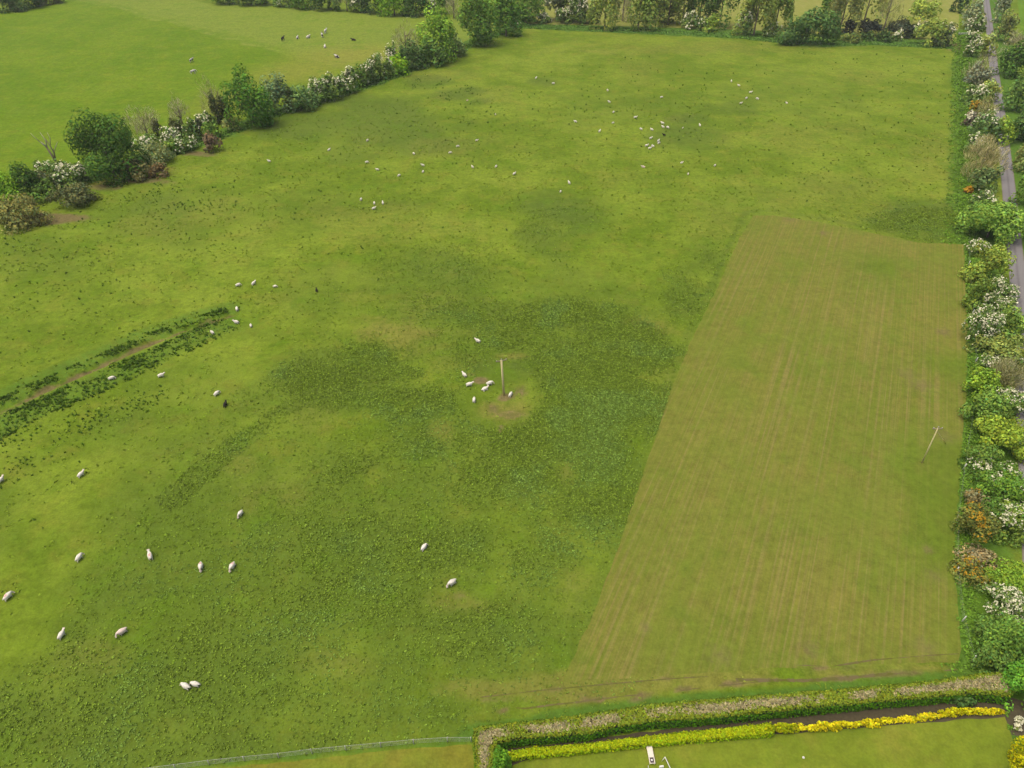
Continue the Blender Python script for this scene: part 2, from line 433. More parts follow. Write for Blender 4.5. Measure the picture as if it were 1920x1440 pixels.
def sheet(name, poly, z, mat, label, jitter=.0, seed=1):
    rs = random.Random(seed)
    pts = []
    for (ax, ay), (bx, by) in zip(poly, poly[1:] + poly[:1]):
        L = math.hypot(bx - ax, by - ay)
        n = max(1, int(L / 1.5)) if jitter else 1
        for k in range(n):
            t = k / n
            j = jitter * rs.uniform(-1, 1) if k else 0
            q = jitter * rs.uniform(-1, 1) if k else 0
            pts.append((ax + (bx - ax) * t + j, ay + (by - ay) * t + q))
    bm = bmesh.new()
    f = bm.faces.new([bm.verts.new((p[0], p[1], z)) for p in pts])
    if f.calc_area() and True:
        bm.normal_update()
        if f.normal.z < 0: f.normal_flip()
    bmesh.ops.triangulate(bm, faces=list(bm.faces))
    return tag(link(name, bm_mesh(name, bm, mat)), label, name.replace('_', ' '), kind='structure')

# mown strip: tan streaks along the mower's run, green and bare patches
_mdir = Vector((MOWN[8][0] - MOWN[0][0], MOWN[8][1] - MOWN[0][1]))
_rdir = Vector((MOWN[13][0] - MOWN[22][0], MOWN[13][1] - MOWN[22][1]))
STRIPE = math.atan2((_rdir * .62 + _mdir * .38).y, (_rdir * .62 + _mdir * .38).x)
def mown_extra(nt, c, n_small, n_mid, P):
    Ps = pos(nt, (40, .42, 1), STRIPE)
    s = noise(nt, Ps, 1, 3, .6)
    c = mixc(nt, mth(nt, 'MULTIPLY', rng(nt, s, .46, .62), .5), c, lin(118, 130, 46))
    s2 = noise(nt, pos(nt, (90, .55, 1), STRIPE), 1, 3, .6)
    c = mixc(nt, mth(nt, 'MULTIPLY', rng(nt, s2, .5, .66), .5), c, lin(160, 148, 86))
    c = mixc(nt, mth(nt, 'MULTIPLY', rng(nt, noise(nt, P, .06, 4, .6), .46, .66), .55), c, lin(122, 142, 46))
    for px, py, r in [(1800, 690, 9), (1790, 860, 9), (1775, 960, 10), (1778, 1030, 8), (1770, 900, 9), (1650, 500, 8)]:
        g = gp(px, py)
        d = N(nt, 'ShaderNodeVectorMath', operation='DISTANCE')
        nt.links.new(P, d.inputs[0]); d.inputs[1].default_value = (g[0], g[1], 0)
        q = mth(nt, 'ADD', mth(nt, 'DIVIDE', d.outputs['Value'], r), mth(nt, 'MULTIPLY', n_mid, .9))
        c = mixc(nt, mth(nt, 'MULTIPLY', rng(nt, q, 1.6, .6), .7), c, lin(108, 134, 34))
    for px, py, r, a in [(1768, 622, 2.6, .7), (1725, 722, 3.6, .55), (1545, 437, 2.4, .7), (1700, 700, 3, .4), (1740, 1030, 1.5, .6), (1752, 1080, 2.0, .4), (1208, 1178, 1.4, .5), (1770, 818, 3, .5), (1480, 412, 3, .5), (1520, 1218, 2, .6), (1350, 1230, 2.5, .4), (1735, 1215, 2.6, .45)]:
        g = gp(px, py)
        d = N(nt, 'ShaderNodeVectorMath', operation='DISTANCE')
        nt.links.new(P, d.inputs[0]); d.inputs[1].default_value = (g[0], g[1], 0)
        q = mth(nt, 'ADD', mth(nt, 'DIVIDE', d.outputs['Value'], r), mth(nt, 'MULTIPLY', n_small, 1.4))
        c = mixc(nt, mth(nt, 'MULTIPLY', rng(nt, q, 1.7, .6), a), c, C_SOIL)
    return c
M_MOWN = grass_mat('mown_grass', lin(122, 137, 46), lin(135, 141, 55), lin(144, 140, 62), 1.6, .17, (90, .6, STRIPE, .6), lin(147, 137, 71), extra=mown_extra)
sheet('mown_meadow', MOWN, .008, M_MOWN, 'mown strip of paler tan green grass with faint mower lines', .17, 3)
COWF = G([(-420, 552), (-60, 396), (30, 372), (110, 344), (190, 316), (300, 282), (400, 248), (500, 208), (600, 176), (700, 146), (760, 122), (830, 94), (900, 66), (965, 44), (880, 34), (780, 28), (600, 20), (400, 8), (240, -22), (110, 2), (0, 18), (-200, 48), (-700, 130)])
def cow_extra(nt, c, n_small, n_mid, P):
    a, b_ = gp(240, 22), gp(480, 86)
    d = Vector((b_[0] - a[0], b_[1] - a[1])).normalized(); nrm = Vector((d.y, -d.x))
    if nrm.y < 0: nrm = -nrm
    sx = N(nt, 'ShaderNodeVectorMath', operation='DOT_PRODUCT')
    nt.links.new(P, sx.inputs[0]); sx.inputs[1].default_value = (nrm.x, nrm.y, 0)
    side = mth(nt, 'SUBTRACT', sx.outputs['Value'], nrm.x * a[0] + nrm.y * a[1])
    side = mth(nt, 'ADD', side, mth(nt, 'MULTIPLY', mth(nt, 'SUBTRACT', noise(nt, P, .02, 3), .5), 26))
    c = mixc(nt, mth(nt, 'MULTIPLY', rng(nt, side, -2, 8), .6), c, lin(146, 163, 66))
    c = mixc(nt, mth(nt, 'MULTIPLY', mth(nt, 'MULTIPLY', rng(nt, side, -2.5, 0), rng(nt, side, 3, .5)), mth(nt, 'MULTIPLY', rng(nt, n_mid, .35, .6), .4)), c, lin(160, 173, 84))
    for px, py, r in [(620, 110, 30), (540, 140, 26), (690, 100, 24), (440, 190, 22)]:
        g = gp(px, py)
        dd = N(nt, 'ShaderNodeVectorMath', operation='DISTANCE')
        nt.links.new(P, dd.inputs[0]); dd.inputs[1].default_value = (g[0], g[1], 0)
        q = mth(nt, 'ADD', mth(nt, 'DIVIDE', dd.outputs['Value'], r), mth(nt, 'MULTIPLY', n_mid, .9))
        c = mixc(nt, mth(nt, 'MULTIPLY', rng(nt, q, 1.6, .6), .6), c, lin(152, 156, 62))
    return c
M_COWF = grass_mat('cow_field_grass', lin(107, 142, 16), lin(122, 152, 26), lin(136, 152, 36), 1.2, .26, (3, 14, R(8), .1), lin(160, 175, 80), extra=cow_extra)
sheet('cow_pasture', COWF, .006, M_COWF, 'bright green pasture where the cows lie beyond the diagonal hedge')
M_PALE = grass_mat('pale_field_grass', lin(148, 160, 66), lin(160, 166, 80), lin(170, 164, 86), 1.0, .12, (40, 3, R(80), .5), lin(172, 172, 96))
sheet('far_field', G([(985, 44), (1400, 56), (1600, 66), (1795, 78), (1803, -40), (1800, -130), (900, -130)]), .007, M_PALE, 'pale field beyond the row of tall trees')
M_RF = grass_mat('roadside_field_grass', lin(104, 146, 36), lin(118, 158, 40), lin(140, 160, 56), 1.2, .16)
sheet('roadside_field', G([(1902, -60), (1916, 80), (1940, 300), (1985, 520), (2300, 520), (2150, -60)]), .007, M_RF, 'green field on the far side of the road')

def road():
    c = G([(1838, -120), (1845, -50), (1849, 0), (1857, 66), (1863, 125), (1876, 220), (1889, 330), (1901, 450), (1911, 545), (1919, 640), (1924, 740), (1934, 900), (1948, 1120), (1970, 1440)])
    V, Fc = [], []
    for i, p in enumerate(c):
        a, b = c[max(0, i - 1)], c[min(len(c) - 1, i + 1)]
        d = Vector((b[0] - a[0], b[1] - a[1])).normalized()
        n = Vector((d.y, -d.x))
        for k, o in enumerate((-1.85, -.9, 0, .9, 1.85)):
            V.append((p[0] + n.x * o, p[1] + n.y * o, .014 + (.05 if k in (1, 2, 3) else 0) * (1.3 if k == 2 else 1)))
    for i in range(len(c) - 1):
        for k in range(4):
            Fc.append((i * 5 + k, i * 5 + k + 1, i * 5 + k + 6, i * 5 + k + 5))
    m, nt, b = new_mat('worn_asphalt', .85, .25)
    u = attr(nt, 'across')
    P = pos(nt)
    w = mth(nt, 'ADD', mth(nt, 'ABSOLUTE', u), mth(nt, 'MULTIPLY', mth(nt, 'SUBTRACT', noise(nt, P, .7, 3), .5), .3))
    c1 = mixc(nt, rng(nt, w, .0, .28), (.115, .11, .105), (.17, .165, .158))
    c1 = mixc(nt, rng(nt, w, .82, 1.0), c1, (.13, .115, .075))
    c1 = mixc(nt, mth(nt, 'MULTIPLY', noise(nt, P, 1.4, 4), .5), c1, (.12, .11, .11))
    nt.links.new(c1, b.inputs['Base Color'])
    me = mesh_np('road', np.array(V), np.array(Fc), m, smooth=True, attrs={'across': np.tile([-1, -.5, 0, .5, 1], len(c))})
    tag(link('road', me), 'narrow grey country road between the hedges', 'road', kind='structure')
road()
M_TRACK, nt, b = new_mat('track_soil', .95, .1)
P = pos(nt)
nt.links.new(mixc(nt, rng(nt, noise(nt, P, .8, 4), .4, .6), lin(112, 114, 50), lin(128, 118, 80)), b.inputs['Base Color'])
def ribbon(pts, w, seed, label, gap=.35):
    """broken wheel track: short irregular patches of worn ground along a line, as one sheet"""
    rs = np.random.RandomState(seed)
    L = np.array(G(pts)); seg = np.hypot(*np.diff(L, axis=0).T); cum = np.concatenate([[0], np.cumsum(seg)])
    t = np.arange(0, cum[-1], .25)
    x = np.interp(t, cum, L[:, 0]); y = np.interp(t, cum, L[:, 1])
    dx, dy = np.gradient(x), np.gradient(y); l = np.hypot(dx, dy); nx, ny = dy / l, -dx / l
    wob = (fbm(t, t * 0 + seed * 9.7, 9, 3) - .5) * .45
    x, y = x + nx * wob, y + ny * wob
    n = fbm(t, t * 0 + seed * 3.1, 5, 4)
    ww = w * .62 * sstep(gap - .06, gap + .25, n) * rs.uniform(.7, 1.3, len(t))
    V = np.concatenate([np.stack([x + nx * ww, y + ny * ww, np.full(len(t), .011 + .004 * (seed % 7))], 1), np.stack([x - nx * ww, y - ny * ww, np.full(len(t), .011 + .004 * (seed % 7))], 1)])
    i = np.arange(len(t) - 1); m = len(t)
    k = (ww[:-1] > .02) & (ww[1:] > .02)
    Fc = np.stack([i, i + 1, i + 1 + m, i + m], 1)[k]
    tag(link('wheel_track', mesh_np('wheel_track', V, Fc[:, ::-1], M_TRACK)), label, 'track', kind='structure')
ribbon([(860, 1318), (985, 1328), (1090, 1316), (1200, 1302), (1340, 1285), (1470, 1276)], .16, 2, 'dark wheel track along the clipped hedge')
ribbon([(900, 1306), (1040, 1292), (1180, 1278), (1330, 1267)], .12, 5, 'faint wheel track below the mown strip')
ribbon([(1380, 1276), (1510, 1276), (1600, 1270), (1690, 1262), (1800, 1254)], .34, 8, 'muddy wheel track near the end of the clipped hedge', .3)
ribbon([(1480, 1246), (1560, 1250), (1640, 1238), (1740, 1230), (1800, 1226)], .22, 11, 'broken wheel track at the bottom end of the mown strip', .38)


# ------------------------------------------------------------------ leaves
def quads(C, Nn, S, rs, aspect=1.5):
    """one diamond leaf spray at each centre C, facing roughly Nn, of size S"""
    n = len(C)
    r = rs.normal(size=(n, 3))
    a = np.cross(Nn, r); a /= np.linalg.norm(a, axis=1)[:, None] + 1e-9
    b = np.cross(Nn, a); b /= np.linalg.norm(b, axis=1)[:, None] + 1e-9
    S = np.asarray(S).reshape(-1, 1) if np.ndim(S) else np.full((n, 1), S)
    a = a * S * .5 * aspect; b = b * S * .5
    bend = Nn / (np.linalg.norm(Nn, axis=1)[:, None] + 1e-9) * S * .18
    V = np.stack([C - a, C - b + bend, C + a, C + b + bend], 1).reshape(-1, 3)
    F = np.arange(4 * n).reshape(n, 4)
    return V, F
def mkcol(base, n, rs, tone, warm=.12, var=.16):
    c = np.array(base)[None, :] * tone[:, None] * (1 + rs.normal(0, var, (n, 1))).clip(.5, 1.6)
    w = rs.normal(0, warm, n)
    c[:, 0] *= (1 + w).clip(.5, 1.7); c[:, 2] *= (1 - w).clip(.4, 1.6)
    return c.clip(.002, .8)

def crown_points(rs, n, K, lr=(.3, .5), flat=.0, surf=.5, tight=1.0):
    """n points in unit-ellipsoid lumps; returns points, outward normals, lump index"""
    d = rs.normal(size=(K, 3)); d /= np.linalg.norm(d, axis=1)[:, None]
    d[:, 2] = np.where(d[:, 2] < -.6, -d[:, 2] * .5, d[:, 2])
    rad = (.35 + .48 * rs.rand(K) ** surf) * tight
    L = d * rad[:, None]
    lr_ = rs.uniform(*lr, K)
    idx = rs.choice(K, n, p=lr_ ** 2 / (lr_ ** 2).sum())
    e = rs.normal(size=(n, 3)); e /= np.linalg.norm(e, axis=1)[:, None]
    rr = lr_[idx] * (1 - .32 * rs.rand(n) ** 2)
    P = L[idx] + e * rr[:, None]
    for ax in range(3):
        lo, hi = np.percentile(P[:, ax], [1.5, 98.5])
        P[:, ax] = (P[:, ax] - (lo + hi) / 2) / ((hi - lo) / 2) 
    return P, e, idx

def place(bb, lift=0.0, rdepth=None):
    """a plant that fills the box bb of the photograph: its foot on the ground, crown radii and height in metres"""
    x0, y0, x1, y1 = bb
    dx, dy = (x1 - x0) * .03, (y1 - y0) * .03
    x0, x1, y0, y1 = x0 + dx, x1 - dx, y0 + dy, y1 - dy
    cx, cy = (x0 + x1) / 2, (y0 + y1) / 2
    H = 3.0; hmin = .8 if not rdepth or rdepth > .5 else .5
    for _ in range(12):
        zc = lift + H / 2
        m = mpp(cy, zc)
        dep = math.atan2(CAM_H - zc, math.hypot(*gp(cx, cy, zc)))
        r = (x1 - x0) / 2 * m
        E = (y1 - y0) / 2 * m
        rd = rdepth or (min(r, 6) if lift == 0 else r)
        h2 = (E ** 2 - (rd * math.sin(dep)) ** 2)
        Hn = 2 * math.sqrt(max(h2, (.25 * E) ** 2)) / math.cos(dep)
        Hn = max(hmin, min(Hn, 3.2 * r + 6))
        H = .5 * H + .5 * Hn
    g = gp(cx, cy, lift + H / 2)
    return g, r, H, m

DKG = lin(62, 94, 30, .62)
KINDS = {
    'dark':   dict(name='broadleaf_tree', cat='tree', col=lin(70, 99, 39, .36), K=26, lr=(.28, .44), trunk=1),
    'mid':    dict(name='broadleaf_tree', cat='tree', col=lin(87, 116, 44, .36), K=26, lr=(.26, .44), trunk=1),
    'bright': dict(name='broadleaf_tree', cat='tree', col=lin(110, 143, 41, .36), K=28, lr=(.26, .42), trunk=1),
    'yellow': dict(name='slender_tree', cat='tree', col=lin(125, 139, 65, .36), K=26, lr=(.18, .36), trunk=1, dens=1.0),
    'slim':   dict(name='slender_tree', cat='tree', col=lin(97, 119, 54, .36), K=26, lr=(.18, .34), trunk=1, dens=1.0),
    'shrub':  dict(name='hedgerow_shrub', cat='shrub', col=lin(91, 117, 48, .36), K=28, lr=(.2, .38)),
    'bshrub': dict(name='hedgerow_shrub', cat='shrub', col=lin(108, 136, 44, .36), K=28, lr=(.2, .38)),
    'dshrub': dict(name='hedgerow_shrub', cat='shrub', col=lin(66, 88, 44, .36), K=28, lr=(.2, .38)),
    'olive':  dict(name='hedgerow_shrub', cat='shrub', col=lin(114, 124, 68, .36), K=26, lr=(.2, .38), dens=.8),
    'willow': dict(name='willow_bush', cat='bush', col=lin(112, 132, 82, .36), K=28, lr=(.2, .38)),
    'haw':    dict(name='hawthorn_bush', cat='bush', col=lin(91, 114, 55, .36), K=24, lr=(.2, .38), blossom=.4),
    'gorse':  dict(name='gorse_bush', cat='bush', col=lin(98, 106, 50, .4), K=16, lr=(.26, .46), blossom=.35, bcol=lin(184, 146, 44, .62)),
    'bramble': dict(name='bramble_mound', cat='bramble', col=lin(102, 104, 62, .36), K=24, lr=(.22, .4)),
    'brown':  dict(name='bramble_mound', cat='bramble', col=lin(118, 104, 70, .42), K=24, lr=(.22, .4)),
    'ivy':    dict(name='ivy_clad_tree', cat='tree', col=lin(73, 82, 45, .36), K=16, lr=(.3, .5), trunk=1),
    'bare':   dict(name='bare_tree', cat='tree', col=lin(150, 146, 118, .46), K=20, twig=1, trunk=1),
}
TREE_N = [0]
def trunk_mesh(name, base, top, r0, rs, limbs, spread, mat, H):
    bm = bmesh.new()
    b, t = Vector(base), Vector(top)
    mid = b.lerp(t, .5) + Vector((rs.uniform(-.2, .2), rs.uniform(-.2, .2), 0))
    tube(bm, [b - Vector((0, 0, .15)), b.lerp(mid, .15), mid, t], [r0 * 1.35, r0, r0 * .75, r0 * .35], 7)
    for k in range(limbs):
        s = b.lerp(t, rs.uniform(.35, .9))
        an = rs.uniform(0, 6.28)
        e = s + Vector((math.cos(an) * spread * rs.uniform(.5, .9), math.sin(an) * spread * rs.uniform(.5, .9), H * rs.uniform(.15, .38)))
        m2 = s.lerp(e, .5) + Vector((0, 0, -.06 * H))
        tube(bm, [s, m2, e], [r0 * .45, r0 * .3, r0 * .1], 5)
    return bm_mesh(name, bm, mat, True)

def plant(kind, bb, label, lift=0.0, group=None, bl=None, col=None, seed=None, dens=None, rdepth=None):
    """one tree or bush; part meshes lie in the frame of its foot"""
    TREE_N[0] += 1
    sd = TREE_N[0] * 37 + 5 if seed is None else seed
    rs = np.random.RandomState(sd)
    k = KINDS[kind]
    g, r, H, m = place(bb, lift, rdepth)
    base_col = np.array(col or k['col']) * rs.uniform(.92, 1.08)
    loc = (g[0], g[1], 0)
    s = float(np.clip(1.75 * 1.875 * m, .17, .85))          # leaf spray about 1.75 picture dots of the finished size
    ry = rdepth or (r if lift else min(r, 6.0))
    zc = lift + H / 2
    Rm = np.array([r, ry, H / 2])
    area = 4 * math.pi * ((r * ry) ** 1.6 / 3 + 2 * (r * H / 2) ** 1.6 / 3) ** (1 / 1.6)
    dn = (dens if dens is not None else k.get('dens', 1.0))
    parts = []
    if k.get('twig'):
        n = int(np.clip(area / (s * s) * 2.2 * dn, 300, 5000))
        P, e, idx = crown_points(rs, n, k['K'], (.2, .4), tight=1.0)
        P = P * Rm
        up = np.stack([P[:, 0] * .5 / max(r, .1), P[:, 1] * .5 / max(r, .1), np.ones(n)], 1) + rs.normal(0, .45, (n, 3))
        up /= np.linalg.norm(up, axis=1)[:, None]
        side = np.cross(up, rs.normal(size=(n, 3))); side /= np.linalg.norm(side, axis=1)[:, None]
        Ls = rs.uniform(.6, 1.5, (n, 1)) * min(1.3, max(.5, H * .16)); ws = .065 * s + .01
        V = np.stack([P - up * Ls * .5 - side * ws, P - up * Ls * .5 + side * ws, P + up * Ls * .5 + side * ws * .4, P + up * Ls * .5 - side * ws * .4], 1).reshape(-1, 3)
        V[:, 2] += zc
        Fq = np.arange(4 * n).reshape(n, 4)
        tone = rs.uniform(.6, 1.25, n)
        C = mkcol(base_col * 1.25, n, rs, tone, .06, .1)
        bud = rs.rand(n) < .3
        C[bud] = mkcol(lin(138, 146, 70, .8), bud.sum(), rs, tone[bud])
        parts.append(('twigs', mesh_np('twigs', V, Fq, M_LEAF, np.repeat(C, 4, 0))))
    else:
        n = int(np.clip(area / (s * s) * 2.3 * dn, 260, 9000))
        P, e, idx = crown_points(rs, n, k['K'], k['lr'], tight=1.0)
        # foliage of low bushes reaches the ground with a broad foot; tree crowns are rounded below
        z = P[:, 2]
        if lift == 0:
            wide = np.where(z < 0, 1 + .22 * np.abs(z), 1.0)
            P[:, 0] *= wide; P[:, 1] *= wide
        sway = rs.normal(0, .5, (n, 3))
        Nn = e + sway * .75 + np.array([0, 0, .35])
        tone_l = rs.uniform(.74, 1.28, k['K'])
        C = mkcol(base_col, n, rs, tone_l[idx])
        P3 = P * Rm + np.array([0, 0, zc])
        P3[:, 2] = np.maximum(P3[:, 2], .04 + .2 * rs.rand(n))
        size = s * rs.uniform(.65, 1.3, n)
        V, Fq = quads(P3, Nn, size, rs)
        V[:, 2] = np.maximum(V[:, 2], .01)
        parts.append(('crown' if k.get('trunk') else 'foliage', mesh_np(k['name'] + '_crown', V, Fq, M_LEAF, np.repeat(C, 4, 0))))
        bf = bl if bl is not None else k.get('blossom')
        if bf:
            # flower sprays sit on the outside of some boughs
            outer = np.linalg.norm(P, axis=1)
            lumpz = np.array([P[idx == q][:, 2].mean() if (idx == q).any() else -1 for q in range(k['K'])])
            order = np.argsort(-(lumpz + rs.uniform(-.7, .7, k['K'])))
            seen = order[:max(2, int(round(k['K'] * min(1, bf * 1.05))))]
            ok = np.where(np.isin(idx, seen) & (e[:, 2] > -.35) & (outer > .4))[0]
            if len(ok) == 0: ok = np.arange(min(20, n))
            ok = rs.choice(ok, int(max(24, len(ok) * 1.5)))
            tuft = fbm(P3[ok][:, 0] * 7 + sd, P3[ok][:, 1] * 7 + P3[ok][:, 2] * 5, 7 * max(.5, s * 2.2), 2)
            ok = ok[tuft > .42] if (tuft > .42).sum() > 12 else ok
            B = P3[ok] + e[ok] * s * .5 + rs.normal(0, s * .35, (len(ok), 3))
            B[:, 2] = np.maximum(B[:, 2], .3)
            Nb = e[ok] + rs.normal(0, .35, (len(ok), 3)) + np.array([0, -.15, .5])
            Vb, Fb = quads(B, Nb, s * rs.uniform(.45, 1.0, len(ok)), rs, 1.3)
            bc = k.get('bcol') or lin(220, 218, 184, .56)
            tone = rs.uniform(.8, 1.12, len(ok))
            Cb = np.array(bc)[None] * tone[:, None]
            parts.append(('blossom', mesh_np('blossom', Vb, Fb, M_BLOSSOM, np.repeat(Cb.clip(.01, .7), 4, 0))))
    py = random.Random(sd)
    if k.get('trunk'):
        tr = max(.07, min(.45, H * .022 + .03))
        top = (0, 0, lift + H * (.78 if k.get('twig') else .55))
        parts.append(('trunk', trunk_mesh('trunk', (0, 0, 0), top, tr, py, 7 if k.get('twig') else 4, r * .8, M_BARK, H)))
    if len(parts) == 1:
        o = link(k['name'], parts[0][1], None, loc)
        tag(o, label, k['cat'], group)
    else:
        o = empty(k['name'], loc, label, k['cat'], group)
        for nm, me in parts: link(nm, me, o)
    return o

GL = 'trees and bushes of the diagonal hedge'
GT = 'trees and bushes of the far tree row'
GC = 'hedge along the top of the cow field'
GR = 'trees and bushes between the field and the road'
GV = 'bushes on the far verge of the road'
GF = 'trees and bushes of the diagonal hedge'
